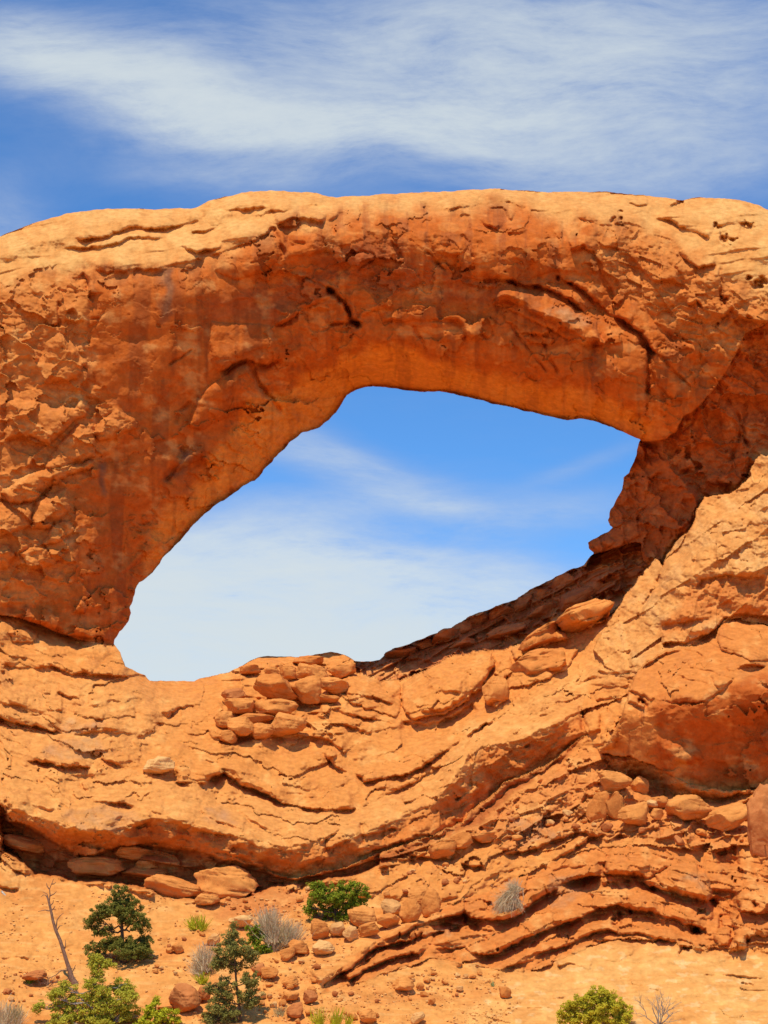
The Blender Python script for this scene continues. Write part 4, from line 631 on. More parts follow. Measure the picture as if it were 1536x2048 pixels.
def stone_mesh(w, h, dp, seed, n, blocky):
    rs = np.random.RandomState(seed); v, f = ICO[n]
    ex = 1 - .52 * blocky                                     # boxy to round
    p = np.sign(v) * np.abs(v) ** ex; p /= np.abs(p).max()
    a = rs.uniform(-.5, .5); c, q = math.cos(a), math.sin(a); p = np.stack([p[:, 0] * c + p[:, 1] * q, -p[:, 0] * q + p[:, 1] * c, p[:, 2]], 1)
    p[:, 0] += rs.uniform(-.25, .25) * p[:, 2]; p[:, 0] *= 1 + rs.uniform(-.22, .22) * p[:, 2]; p[:, 2] *= 1 + rs.uniform(-.3, .3) * p[:, 0]
    for k in range(int(5 + 6 * blocky)):                      # broken faces
        a = rs.normal(size=3); a /= np.linalg.norm(a); c = rs.uniform(.62, .98)
        over = np.maximum(0, p @ a - c); p = p - over[:, None] * a * .93
    o = rs.uniform(0, 50, 3); lay = rs.uniform(2.2, 4.2)
    disp = np.empty(len(p))
    for i, x in enumerate(p):
        y = Vector(x * 1.1 + o)
        d = .13 * mnoise.noise(y * 1.3) + .07 * mnoise.noise(y * 3.1) + .035 * mnoise.noise(y * 7.3) + .02 * mnoise.noise(y * 15.)
        zz = x[2] * lay + .5 * mnoise.noise(y * .9); fr = zz - math.floor(zz)
        disp[i] = d - .07 * math.exp(-((fr - .5) / .09) ** 2) * (.6 + mnoise.noise(Vector((o[0] + math.floor(zz) * 3.1, x[0], x[1]))))
    p = p * (1 + disp)[:, None]
    mn, mxx = p.min(0), p.max(0); p = (p - (mn + mxx) / 2) / (mxx - mn)
    return p * np.array([w, dp, h]), f
def stone(px, py, w, h, label, group=None, cat='boulder', m=None, seed=0, tilt=0., blocky=.5, sink=.12, deep=.9, near=0., front=None):
    """px, py, w, h: centre and size in the photo"""
    base = min(depth(px, py + h * .42), depth(px, py)); s = base / FPX / cp
    W, H = w * s * 1.06, h * s * 1.06
    dist = base - W * deep * .30 - near if front is None else base - front * W + W * deep / 2
    p = Vector(P(px, py, dist)); n = 4 if w > 24 else (3 if w > 9 else 2)
    v, f = stone_mesh(W, H * 1.05, W * deep, seed * 13 + int(px * 7 + py), n, blocky)
    c, q = math.cos(R(tilt)), math.sin(R(tilt)); v = np.stack([v[:, 0] * c + v[:, 2] * q, v[:, 1], -v[:, 0] * q + v[:, 2] * c], 1)
    z0 = v[:, 2].min(); v[:, 2] -= z0
    o = mesh_np('boulder' if w > 22 else 'stone', v, f, None, m or M_STONE, True, None, None, True)
    o.location = p + Vector((0, 0, z0 - sink * H * .2))
    return tag(o, label, cat if w > 22 else 'stone', group)
G1 = 'boulders piled on the saddle under the ridge'
for i, (px, py, w, h, tl, bl, m, lb) in enumerate([
    (612, 1380, 60, 50, -4, .2, None, 'rounded orange boulder, the biggest of the pile on the saddle, overhanging a shadow'),
    (552, 1372, 84, 44, 8, .5, None, 'wedge shaped orange boulder against the left of the biggest one in the pile'),
    (610, 1341, 36, 28, 0, .4, None, 'small lens shaped boulder just above the biggest boulder of the pile'),
    (636, 1346, 42, 30, 4, .4, None, 'faceted boulder above right of the biggest boulder of the pile'),
    (578, 1344, 38, 28, 0, .5, None, 'squarish boulder in the middle of the row on top of the pile'),
    (545, 1346, 32, 26, 0, .4, None, 'rounded boulder at the left of the row on top of the pile'),
    (616, 1322, 58, 20, 3, .5, None, 'flat topmost lit slab of the boulder pile, before the dark ridge crest'),
    (683, 1341, 54, 30, -2, .5, None, 'lone block sitting on the right shoulder of the boulder pile'),
    (480, 1411, 58, 28, 2, .8, None, 'left half of the broken flat slab lying below the biggest boulder'),
    (550, 1414, 86, 32, 8, .7, None, 'right half of the broken flat slab, tapering under the biggest boulder'),
    (482, 1452, 50, 34, 4, .1, None, 'egg shaped boulder resting at the lower left of the pile'),
    (526, 1462, 44, 30, 0, .3, None, 'pale stacked stone at the foot of the pile, right of the egg shaped boulder'),
    (576, 1449, 66, 42, 4, .3, None, 'broad brown stained boulder at the foot of the pile under the slabs'),
    (456, 1474, 30, 28, -20, .4, None, 'small tilted boulder below the egg shaped one, beside its shadow'),
    (468, 1391, 46, 26, -8, .6, M_STONE_RED, 'dark stained boulder at the left edge of the pile above the broken slab'),
    (508, 1437, 78, 20, -2, .7, None, 'thin flat slab under the broken one in the boulder pile'),
    (668, 1371, 54, 30, 0, .4, None, 'dull low boulder right of the biggest one, over thin beds'),
    (449, 1438, 36, 32, 10, .2, None, 'round boulder at the far left of the pile above the egg shaped one'),
    (500, 1338, 40, 18, -6, .5, None, 'low boulder at the upper left end of the pile near the skyline'),
    (655, 1398, 46, 16, 2, .7, None, 'thin bright slab jutting right of the shadow under the biggest boulder')]):
    stone(px, py, w, h, lb, G1, 'boulder', m, i, tl, bl + .25, near=.1)
stone(319, 1530, 60, 32, 'split boulder perched alone on the pale slope above the long ledge', None, 'boulder', M_STONE_PALE, 3, 6, .5)
G2 = 'slabs fallen under the long ledge'
for i, (px, py, w, h, tl, lb) in enumerate([
    (275, 1706, 68, 26, 6, 'bright pointed slab wedged right below the lip of the long ledge'), (204, 1731, 104, 34, 3, 'long rounded slab lying in the shadow under the left of the long ledge'),
    (292, 1730, 50, 22, 0, 'chunky slab just under the bright pointed one'), (300, 1746, 92, 22, 6, 'row of small blocks fused into a slab, below the chunky slab'),
    (350, 1778, 104, 40, 12, 'rounded slab sloping down to the sand, right above the first juniper'), (453, 1763, 116, 58, 6, 'big wedge shaped slab with a dark underside, at the mouth of the undercut'),
    (388, 1777, 44, 28, 0, 'small slab leaning on the left of the big wedge'), (415, 1799, 44, 20, 4, 'low smooth slab below the left end of the big wedge'),
    (16, 1660, 40, 14, 4, 'thin sunlit finger of rock at the left edge under the ledge'), (62, 1688, 92, 26, 14, 'slanting slab at the far left under the ledge, below the sunlit finger')]):
    stone(px, py, w, h, lb, G2, 'slab', None, 30 + i, tl, .8, deep=(.9 if i in (4, 5, 6, 7) else 1.8), near=.05, front=(None if i in (4, 5, 6, 7) else .55))
G3 = 'blocks in the rubble below the overhanging rock'
for i, (px, py, w, h, tl, m, lb) in enumerate([
    (885, 1697, 52, 30, -10, None, 'reddish block under the right arm of the long ledge, first of three'), (921, 1681, 42, 28, -14, None, 'upright block in the middle of three under the right arm of the ledge'),
    (965, 1675, 52, 18, -6, None, 'low flat block, last of three under the right arm of the ledge'), (1230, 1563, 64, 42, -4, None, 'lighter topped block nearest below the left corner of the overhanging rock'),
    (1195, 1613, 38, 58, 8, None, 'tall rounded block standing left of the dark cleft in the rubble'), (1230, 1612, 38, 50, -6, None, 'ribbed upright block just right of the dark cleft in the rubble'),
    (1266, 1628, 56, 40, -6, None, 'wedge block perched over a dark shadow in the rubble'), (1280, 1570, 34, 30, 20, None, 'broken small block at the right of the lighter topped one'),
    (1314, 1628, 24, 20, 10, None, 'small light triangular block right of the wedge block'), (1316, 1606, 42, 26, 0, None, 'knobby block above the small triangular one'),
    (1377, 1614, 84, 46, 10, None, 'long crusted block below the dark hollow'), (1456, 1634, 78, 42, -12, None, 'shattered block at the right under the overhanging rock'),
    (1524, 1640, 58, 130, 4, M_STONE_RED, 'tall dark shaded boulder at the right edge of the photo')]):
    stone(px, py, w, h, lb, G3, 'boulder', m, 60 + i, tl, .85, near=0.)
G4 = 'boulders tumbled beside the green bush'
for i, (px, py, w, h, tl, bl, m, lb) in enumerate([
    (724, 1832, 54, 38, 4, .3, None, 'orange boulder touching the right of the green bush'), (781, 1815, 38, 30, 8, .5, M_STONE_PALE, 'lumpy pale boulder behind the two smooth ones'),
    (776, 1841, 42, 26, 0, .6, None, 'blocky boulder below the lumpy pale one'), (821, 1821, 42, 42, -10, .1, None, 'smooth round boulder, lower of the two leaning smooth ones'),
    (862, 1804, 36, 52, 12, .1, None, 'smooth egg shaped boulder standing on end'), (836, 1790, 40, 28, -8, .4, None, 'boulder tucked behind the smooth egg shaped one'),
    (647, 1894, 40, 25, -4, .3, M_STONE_PALE, 'whitish rounded boulder on the sand below the green bush'), (674, 1858, 30, 26, 0, .6, M_STONE_PALE, 'pale angular rock under the green bush, left of the cracked slab'),
    (640, 1858, 34, 36, 0, .6, None, 'cracked upright rock under the left of the green bush'), (597, 1893, 38, 26, 0, .5, None, 'broad low rock right of the grey green shrub'),
    (702, 1866, 30, 26, 10, .6, M_STONE_PALE, 'pale jagged rock next to the cracked slab'), (736, 1858, 40, 22, -12, .8, None, 'flat tilted slab under the orange boulder'),
    (806, 1967, 40, 22, -4, .5, None, 'flattish rock below the stepped terrace, largest of those there'), (621, 1994, 26, 24, 10, .4, M_STONE_RED, 'brown rounded rock right of the second juniper'),
    (590, 2019, 30, 26, 0, .6, M_STONE_RED, 'dark red rock by the bottom edge, right of the second juniper'), (735, 2034, 32, 24, 0, .2, None, 'twin rounded rock at the bottom edge of the sand'),
    (835, 2035, 28, 18, -20, .3, M_STONE_PALE, 'whitish tilted rock at the bottom edge, in front of the pale slickrock'), (577, 1907, 30, 20, -20, .5, None, 'light slanted rock beneath the grey green shrub'),
    (518, 1938, 24, 22, -30, .7, M_STONE_RED, 'leaning dark rock right beside the second juniper'), (539, 1945, 32, 18, 0, .6, None, 'flat topped rock next to the leaning dark one'),
    (580, 1964, 30, 20, -15, .6, None, 'chipped rock in the rubble right of the second juniper'), (580, 1993, 32, 16, 0, .6, None, 'low broad rock in the rubble above the dark red one'),
    (370, 1995, 58, 48, 2, .25, M_STONE_RED, 'big brown rounded boulder alone on the sand left of the second juniper'), (408, 1987, 26, 28, 30, .5, M_STONE_RED, 'reddish rock half hidden between the big brown boulder and second juniper'),
    (354, 1896, 24, 18, -10, .6, None, 'tilted rock on the bare sand above the big brown boulder'), (426, 1879, 26, 18, -25, .4, M_STONE_PALE, 'pale slanting rock on the sand above the second juniper'),
    (482, 1842, 46, 20, -6, .5, M_STONE_PALE, 'long whitish rock behind the tip of the second juniper'), (1010, 1984, 22, 18, 10, .6, None, 'small triangular rock alone at the edge of the pale slickrock'),
    (70, 1950, 46, 16, -4, .6, M_STONE_RED, 'low dark rock near the left edge, left of the dead trunk'), (330, 2012, 30, 8, 0, .5, None, 'thin flat rock below the big brown boulder')]):
    stone(px, py, w, h, lb, G4, 'boulder', m, 90 + i, tl, bl)
def scatter(n, poly, wmin, wmax, label, group, seed):
    rs = np.random.RandomState(seed); pts = np.array(poly, float); k = 0
    while k < n:
        x = rs.uniform(pts[:, 0].min(), pts[:, 0].max()); y = rs.uniform(pts[:, 1].min(), pts[:, 1].max())
        if poly_sd(pts, np.array([x]), np.array([y]))[0] < 0: continue
        w = wmin + (wmax - wmin) * rs.rand() ** 2.2
        stone(x, y, w, w * rs.uniform(.5, .85), label, group, 'stone', rs.choice([M_STONE, M_STONE, M_STONE_PALE, M_STONE_RED]), seed + k, rs.uniform(-25, 25), rs.uniform(.3, .9), .3); k += 1
G5 = 'blocks along the shaded ridge'
rk = np.random.RandomState(66)
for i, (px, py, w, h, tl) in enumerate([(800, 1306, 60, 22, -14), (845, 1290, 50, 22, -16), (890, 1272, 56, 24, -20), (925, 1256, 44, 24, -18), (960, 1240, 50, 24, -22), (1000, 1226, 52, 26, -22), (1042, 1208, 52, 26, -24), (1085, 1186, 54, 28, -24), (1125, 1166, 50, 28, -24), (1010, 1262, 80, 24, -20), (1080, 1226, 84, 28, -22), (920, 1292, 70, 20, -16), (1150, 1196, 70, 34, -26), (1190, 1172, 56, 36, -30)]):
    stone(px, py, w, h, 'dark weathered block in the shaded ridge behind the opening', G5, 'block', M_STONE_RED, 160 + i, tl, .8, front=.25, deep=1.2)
for i, (px, py, w, h, tl, fr, lb) in enumerate([(1165, 1240, 116, 50, -22, .75, 'sunlit orange block on the slope where the ridge meets the buttress'), (1078, 1284, 112, 40, -24, .35, 'long sunlit slab at the foot of the shaded ridge'), (1075, 1330, 120, 60, -14, .12, 'broad rounded sunlit boulder below the long sunlit slab'), (990, 1382, 50, 58, 6, .3, 'upright boulder wedged right of the biggest rounded block on the slope')]):
    stone(px, py, w, h, lb, None, 'boulder', None, 190 + i, tl, .92, front=fr, deep=2.2)
scatter(62, [(510, 1940), (600, 1900), (650, 1910), (640, 1975), (700, 1985), (760, 2000), (760, 2050), (520, 2050)], 4, 17, 'small loose stone in the rubble right of the second juniper', 'small stones right of the second juniper', 500)
scatter(34, [(780, 1950), (900, 1930), (990, 1950), (1010, 1985), (900, 2010), (800, 2000)], 4, 15, 'small loose stone on the sand below the stepped terrace', 'small stones below the stepped terrace', 600)
scatter(26, [(300, 1870), (430, 1850), (440, 1900), (400, 1990), (300, 1990)], 4, 13, 'small loose stone on the bare sand between the two junipers', 'small stones between the junipers', 700)
scatter(28, [(400, 1800), (620, 1770), (620, 1830), (500, 1830)], 4, 14, 'small loose stone on the red sand behind the grey green shrub', 'small stones behind the grey green shrub', 800)
scatter(22, [(0, 1915), (120, 1950), (90, 2010), (0, 2010)], 4, 15, 'small loose stone near the left edge below the dead trunk', 'small stones near the dead trunk', 900)
scatter(46, [(1010, 1610), (1130, 1540), (1190, 1520), (1250, 1560), (1330, 1610), (1420, 1640), (1420, 1690), (1250, 1670), (1100, 1690), (1020, 1680)], 7, 30, 'broken angular block in the rubble slope left of and below the overhanging rock', 'broken blocks in the rubble slope', 1100)
scatter(22, [(760, 1760), (900, 1720), (960, 1740), (900, 1790), (770, 1795)], 4, 14, 'small loose stone on the slope above the smooth round boulders', 'small stones above the round boulders', 1000)

# ------------------------------------------------------------------ plants
def leaf_mat(name, a, bcol):
    m, t, b = mat(name)
    at_ = t.nodes.new('ShaderNodeVertexColor'); at_.layer_name = 'Col'
    t.links.new(at_.outputs[0], b.inputs['Base Color']); b.inputs['Roughness'].default_value = .8
    tr = t.nodes.new('ShaderNodeBsdfTranslucent'); t.links.new(at_.outputs[0], tr.inputs[0]); mxs = t.nodes.new('ShaderNodeMixShader'); mxs.inputs[0].default_value = .35
    t.links.new(b.outputs[0], mxs.inputs[1]); t.links.new(tr.outputs[0], mxs.inputs[2]); t.links.new(mxs.outputs[0], t.nodes['Material Output'].inputs[0])
    return m, np.array(a, f4), np.array(bcol, f4)
LM_DARK = leaf_mat('juniper_leaves', (.13, .125, .014), (.27, .245, .042)); LM_OLIVE = leaf_mat('pinyon_needles', (.17, .155, .026), (.34, .295, .07))
LM_GREEN = leaf_mat('green_leaves', (.15, .20, .010), (.31, .34, .022)); LM_LIGHT = leaf_mat('light_leaves', (.34, .32, .020), (.58, .51, .055)); LM_YELLOW = leaf_mat('yellow_leaves', (.36, .37, .015), (.60, .56, .03))
LM_BUSH = leaf_mat('ochre_green_leaves', (.42, .36, .016), (.64, .53, .04)); LM_GREY = leaf_mat('grey_leaves', (.50, .37, .19), (.72, .56, .33)); LM_SAGE = leaf_mat('sage_leaves', (.28, .30, .09), (.44, .44, .16)); LM_STRAW = leaf_mat('straw', (.36, .28, .12), (.55, .44, .20))
def bark(name, c):
    m, t, b = mat(name); geo = t.nodes.new('ShaderNodeNewGeometry'); n = tnoise(t, 14, 6, .6, geo.outputs['Position']); r = t.nodes.new('ShaderNodeValToRGB')
    r.color_ramp.elements[0].position = .3; r.color_ramp.elements[0].color = tuple(x * .55 for x in c) + (1,); r.color_ramp.elements[1].position = .7; r.color_ramp.elements[1].color = tuple(min(.8, x * 1.35) for x in c) + (1,)
    t.links.new(n.outputs['Fac'], r.inputs[0]); t.links.new(r.outputs[0], b.inputs['Base Color']); return m
M_BARK = bark('brown_bark', (.10, .055, .03)); M_DEAD = bark('dead_wood', (.25, .13, .075)); M_GREY = bark('grey_wood', (.33, .26, .20))
def tubes(polys, sides=6):
    """polys: list of (points Nx3, radii N) -> vertices, quads"""
    V, Q = [], []; n = 0
    for pts, rad in polys:
        pts = np.asarray(pts, float); rad = np.asarray(rad, float)
        tg = np.gradient(pts, axis=0); tg /= np.linalg.norm(tg, axis=1)[:, None] + 1e-9
        ref = np.array([.3, .9, .31]); a = np.cross(tg, ref); a /= np.linalg.norm(a, axis=1)[:, None] + 1e-9; b = np.cross(tg, a)
        th = np.arange(sides) * 2 * np.pi / sides
        ring = pts[:, None] + rad[:, None, None] * (a[:, None] * np.cos(th)[None, :, None] + b[:, None] * np.sin(th)[None, :, None])
        V.append(ring.reshape(-1, 3)); m = len(pts)
        i = np.arange(m - 1)[:, None] * sides; k = np.arange(sides)[None]; k2 = (k + 1) % sides
        Q.append(np.stack([i + k, i + k2, i + sides + k2, i + sides + k], -1).reshape(-1, 4) + n); n += m * sides
    return np.concatenate(V), np.concatenate(Q)
def curve(p0, p1, n, rs, wob):
    t = np.linspace(0, 1, n)[:, None]; L_ = np.linalg.norm(np.array(p1) - p0); w = np.cumsum(rs.normal(size=(n, 3)), 0) * wob * L_ / n; w -= w[:1]; w -= t * w[-1]
    return np.array(p0) * (1 - t) + np.array(p1) * t + w
def leaves(centres, rads, n_each, size, rs, cols, up=.25, flat=1.0, long=1.6):
    """clumps of small sprays round each centre"""
    C_ = np.repeat(centres, n_each, 0); Rr = np.repeat(rads, n_each)
    d = rs.normal(size=C_.shape); d /= np.linalg.norm(d, axis=1)[:, None]; rr = Rr * rs.rand(len(C_)) ** .45
    off = d * rr[:, None]; off[:, 2] *= flat; p = C_ + off
    nr = rs.normal(size=d.shape) * .75 + d * .5 + np.array([-.15, -.45, .85]); nr /= np.linalg.norm(nr, axis=1)[:, None]
    ax = d + rs.normal(size=d.shape) * .7; ax[:, 2] += up; ax -= (ax * nr).sum(1)[:, None] * nr; ax /= np.linalg.norm(ax, axis=1)[:, None]
    sd = np.cross(ax, nr)
    s = size * rs.uniform(.35, 1.35, len(p)); l = (s * long)[:, None]; w = (s * .5)[:, None]
    v = np.stack([p - ax * l * .5, p + sd * w, p + ax * l * .5, p - sd * w], 1).reshape(-1, 3)
    q = np.arange(len(v)).reshape(-1, 4)
    base = np.repeat(rs.rand(len(centres)), n_each) * .6 + rs.rand(len(p)) * .4
    c = cols[0][None] * (1 - base[:, None]) + cols[1][None] * base[:, None]
    return v, q, np.repeat(c, 4, 0)
def root(name, px, py, label, cat, group=None):
    p, s = at(px, py); o = bpy.data.objects.new(name, None); C.collection.objects.link(o); o.location = p; o.empty_display_size = .3
    tag(o, label, cat, group); return o, p, s
def plant(name, base, label, cat, blobs, trunk, lm, leaf_px=5, clump_px=9, dens=1.0, per=26, bark_m=None, seed=1, trunk_r=4., parts=('trunk', 'crown'), flat=.8, up=.3, long=1.6, limb=True):
    """blobs: (px, py, radius px, radius2 px) crown lobes; trunk: polyline in px from the base up"""
    rs = np.random.RandomState(seed); o, p, s = root(name, *base, label, cat)
    d0 = p.y
    def W(px, py, dy=0.): return np.array(P(px, py, d0 + dy))
    tp = [W(x, y) for x, y in trunk]; tr = np.linspace(trunk_r, trunk_r * .35, len(tp)) * s
    polys = [(np.array(tp), tr)]
    cen, rad = [], []
    for (bx, by, br, bh) in blobs:
        dy = rs.uniform(-.5, .5) * br * s; n = max(4, int(dens * br * bh / clump_px ** 2 * 4.2))
        d = rs.normal(size=(n, 3)); d /= np.linalg.norm(d, axis=1)[:, None]; r = rs.rand(n) ** .4
        pc = W(bx, by, dy) + np.stack([d[:, 0] * br, d[:, 1] * br * .8, d[:, 2] * bh], 1) * r[:, None] * s
        cen.append(pc); rad.append(np.full(n, clump_px * s) * rs.uniform(.7, 1.25, n))
        if limb:
            k = int(np.argmin([np.linalg.norm(t - W(bx, by, dy)) + 2.0 * max(0, t[2] - W(bx, by, dy)[2]) for t in tp])); a = tp[k]
            c = curve(a, W(bx, by, dy), 6, rs, .5); polys.append((c, np.linspace(tr[k] * .6, .5 * s, 6)))
            for e in pc[:: max(1, n // 5)]: polys.append((curve(c[3], e, 4, rs, .4), np.linspace(.9 * s, .35 * s, 4)))
    cen = np.concatenate(cen); rad = np.concatenate(rad)
    v, q = tubes(polys); mesh_np(parts[0], v, q, None, bark_m or M_BARK, True, o, None); bpy.context.view_layer.update()
    v2, q2, c2 = leaves(cen, rad, per, leaf_px * s, rs, lm[1:], up, flat, long)
    mesh_np(parts[1], v2, q2, c2, lm[0], False, o, None)
    for ch in o.children:
        me = ch.data; a = np.empty(len(me.vertices) * 3, f4); me.vertices.foreach_get('co', a); me.vertices.foreach_set('co', (a.reshape(-1, 3) - np.array(p, f4)).ravel()); me.update()
    return o
plant('juniper_tree', (247, 1925), 'dark green cone shaped juniper with open lower branches, right of the dead trunk', 'tree',
      [(238, 1782, 15, 13), (240, 1800, 24, 14), (232, 1815, 28, 14), (262, 1812, 20, 16), (200, 1824, 24, 14), (188, 1845, 17, 16), (270, 1838, 20, 18), (245, 1832, 18, 16), (286, 1852, 14, 14), (205, 1862, 26, 10), (292, 1880, 14, 9), (240, 1886, 34, 14), (205, 1892, 30, 11), (275, 1890, 26, 14), (255, 1906, 34, 14), (290, 1905, 16, 11), (190, 1908, 18, 9)],
      [(247, 1928), (246, 1895), (244, 1860), (242, 1830), (240, 1800), (238, 1780)], LM_DARK, 2.3, 6.5, .95, 62, seed=11, trunk_r=4.5)
plant('pinyon_tree', (482, 2042), 'olive green tree with thin dark trunk and see-through crown, beside the big brown boulder', 'tree',
      [(466, 1860, 14, 13), (462, 1880, 20, 14), (450, 1905, 24, 16), (480, 1900, 24, 18), (500, 1915, 18, 16), (440, 1925, 22, 14), (470, 1932, 24, 12), (500, 1960, 22, 16), (455, 1965, 20, 10), (425, 1975, 16, 12), (450, 1990, 26, 14), (500, 1990, 24, 18), (505, 2008, 18, 12), (440, 2012, 28, 16), (430, 2032, 24, 14), (460, 2030, 20, 12), (415, 2045, 16, 8)],
      [(482, 2046), (478, 2010), (473, 1970), (470, 1930), (467, 1890), (465, 1862)], LM_OLIVE, 2.3, 6.5, 1.0, 46, seed=12, trunk_r=3.0)
plant('green_bush', (672, 1840), 'bright green low bush with brown twigs below, under the long ledge', 'bush',
      [(632, 1772, 16, 11), (655, 1778, 24, 13), (690, 1775, 14, 12), (712, 1775, 18, 13), (728, 1785, 10, 14), (640, 1792, 24, 13), (668, 1795, 24, 13), (692, 1797, 22, 13), (715, 1800, 20, 14), (655, 1812, 22, 10), (680, 1815, 20, 10), (622, 1812, 12, 14), (625, 1828, 14, 9), (655, 1832, 22, 9), (685, 1834, 20, 10), (700, 1818, 16, 12)],
      [(672, 1842), (670, 1825), (668, 1808)], LM_GREEN, 2.6, 6.5, .8, 46, seed=13, trunk_r=3., parts=('stem', 'foliage'))
plant('leafy_shrub', (190, 2052), 'large light green shrub filling the lower left corner around the dead trunk', 'shrub',
      [(192, 1922, 20, 12), (215, 1930, 14, 10), (195, 1945, 16, 10), (190, 1968, 22, 12), (135, 1975, 18, 11), (112, 1990, 20, 13), (125, 2015, 22, 14), (160, 2000, 24, 14), (200, 1990, 30, 18), (240, 1975, 28, 14), (250, 2000, 28, 18), (215, 2020, 34, 18), (170, 2030, 30, 16), (255, 2030, 24, 18), (120, 2040, 24, 12), (75, 2014, 14, 8), (210, 2046, 36, 10)],
      [(190, 2056), (192, 2020), (190, 1980), (194, 1940)], LM_LIGHT, 2.6, 7, 1.05, 50, seed=14, trunk_r=4., parts=('stem', 'foliage'), bark_m=M_GREY)
plant('yellow_shrub', (312, 2056), 'bright yellow green shrub at the bottom edge, right of the large light one', 'shrub',
      [(312, 2002, 11, 10), (306, 2020, 16, 14), (325, 2028, 16, 14), (300, 2040, 20, 12), (335, 2040, 16, 10), (352, 2034, 10, 14), (285, 2046, 18, 8)],
      [(312, 2060), (312, 2035), (312, 2010)], LM_YELLOW, 3.2, 6, .75, 34, seed=15, trunk_r=2.5, parts=('stem', 'foliage'))
plant('yellow_shrub', (1190, 2060), 'dense rounded yellow green shrub on the pale slickrock at the bottom right', 'shrub',
      [(1197, 1988, 22, 14), (1175, 1998, 24, 14), (1222, 2002, 24, 16), (1150, 2012, 24, 14), (1195, 2018, 40, 18), (1240, 2022, 24, 16), (1135, 2034, 22, 14), (1180, 2040, 44, 12), (1245, 2042, 22, 12)],
      [(1190, 2064), (1192, 2030), (1195, 1995)], LM_BUSH, 2.4, 6, .85, 58, seed=16, trunk_r=3., parts=('stem', 'foliage'))
plant('green_shrub', (515, 1905), 'small fresh green shrub peeking out behind the right of the second juniper', 'shrub',
      [(505, 1862, 16, 11), (518, 1875, 14, 12), (510, 1890, 18, 14), (525, 1900, 14, 12)], [(515, 1910), (513, 1890), (512, 1870)], LM_GREEN, 3.2, 6, .7, 34, seed=17, trunk_r=1.5, parts=('stem', 'foliage'))
def wisp(name, base, label, cat, fans, lm, seed, w_px=.55, n=160, parts=None):
    """fine stalks; fans: (px, py, len px, direction deg from up, spread deg, share)"""
    rs = np.random.RandomState(seed); p, s = at(*base); d0 = p.y; V, Q, Cc = [], [], []; nv = 0
    for (fx, fy, ln, dr, spd, sh) in fans:
        for k in range(int(n * sh)):
            a = R(dr + rs.normal() * spd); b = rs.normal() * .5; l = ln * s * rs.uniform(.5, 1.1)
            b0 = np.array(P(fx + rs.normal() * ln * .12, fy + rs.normal() * ln * .05, d0 + rs.normal() * ln * .15 * s)) - np.array(p)
            tip = b0 + np.array([math.sin(a) * l, b * l * .5, math.cos(a) * l]); c = curve(b0, tip, 5, rs, .25)
            sdv = np.array([1, .3, .2]) * w_px * s * rs.uniform(.6, 1.3)
            wd = np.linspace(1, .3, 5)[:, None]; vv = np.stack([c - sdv * wd, c + sdv * wd], 1).reshape(-1, 3); i = np.arange(4) * 2
            V.append(vv); Q.append(np.stack([i, i + 1, i + 3, i + 2], 1) + nv); nv += 10; t = rs.rand(); Cc.append(np.repeat((lm[1] * (1 - t) + lm[2] * t)[None], 10, 0))
    o = mesh_np(name, np.concatenate(V), np.concatenate(Q), np.concatenate(Cc), lm[0], False, None, None); o.location = p
    return tag(o, label, cat)
wisp('grey_shrub', (550, 1900), 'wispy grey green shrub on the sand behind the second juniper', 'shrub', [(545, 1885, 52, -8, 30, .35), (535, 1866, 46, 4, 28, .3), (578, 1890, 44, 20, 30, .35), (525, 1880, 24, -30, 20, .2), (545, 1905, 26, 10, 50, .5)], LM_GREY, 21, .75, 760)
wisp('sage_shrub', (565, 1895), 'soft green growth inside the wispy grey green shrub', 'shrub', [(555, 1888, 26, 0, 36, .6), (570, 1880, 24, 20, 30, .4)], LM_SAGE, 22, .8, 240)
wisp('dead_bush', (1012, 1822), 'dead grey bush hanging over the top band of the terrace', 'bush', [(1036, 1776, 40, -128, 18, .45), (1025, 1785, 40, -140, 22, .6), (1012, 1795, 34, -150, 26, .5), (1030, 1780, 22, -60, 50, .25), (1035, 1800, 20, 170, 22, .12)], LM_GREY, 23, .6, 620)
wisp('grass_tuft', (395, 1860), 'yellow green grass tuft on the bare sand between the junipers', 'grass tuft', [(388, 1858, 24, -20, 30, .5), (402, 1862, 28, 15, 26, .6)], LM_YELLOW, 24, .9, 110)
wisp('grey_shrub', (405, 1950), 'grey dry shrub at the left flank of the second juniper', 'shrub', [(408, 1940, 42, -14, 28, .6), (400, 1950, 30, -35, 26, .4), (415, 1930, 40, 0, 22, .4)], LM_GREY, 25, .6, 260)
wisp('grass_tuft', (408, 1968), 'yellow grass tuft below the grey dry shrub, beside the second juniper', 'grass tuft', [(405, 1968, 22, 0, 30, 1.)], LM_YELLOW, 26, .9, 70)
wisp('grass_tuft', (655, 2054), 'yellow grass tuft at the bottom edge below the stepped terrace', 'grass tuft', [(640, 2054, 34, -10, 24, .5), (670, 2054, 34, 12, 24, .5), (695, 2054, 24, 20, 24, .3)], LM_YELLOW, 27, .8, 130)
wisp('grass_tuft', (560, 2030), 'dry straw coloured grass in the rubble right of the second juniper', 'grass tuft', [(560, 2036, 24, 0, 28, 1.)], LM_STRAW, 28, .6, 60)
wisp('grey_shrub', (12, 2052), 'grey dry shrub cut off by the lower left corner', 'shrub', [(5, 2056, 52, 0, 30, .6), (25, 2056, 36, 20, 26, .5)], LM_GREY, 29, .7, 240)
wisp('grass_tuft', (28, 2052), 'straw yellow grass at the lower left corner beside the grey shrub', 'grass tuft', [(28, 2048, 34, 5, 24, 1.)], LM_STRAW, 30, .8, 90)
wisp('grass_tuft', (60, 1966), 'tiny dark green plant on the sand left of the dead trunk', 'plant', [(58, 1968, 14, 0, 50, 1.)], LM_GREEN, 31, .9, 70)
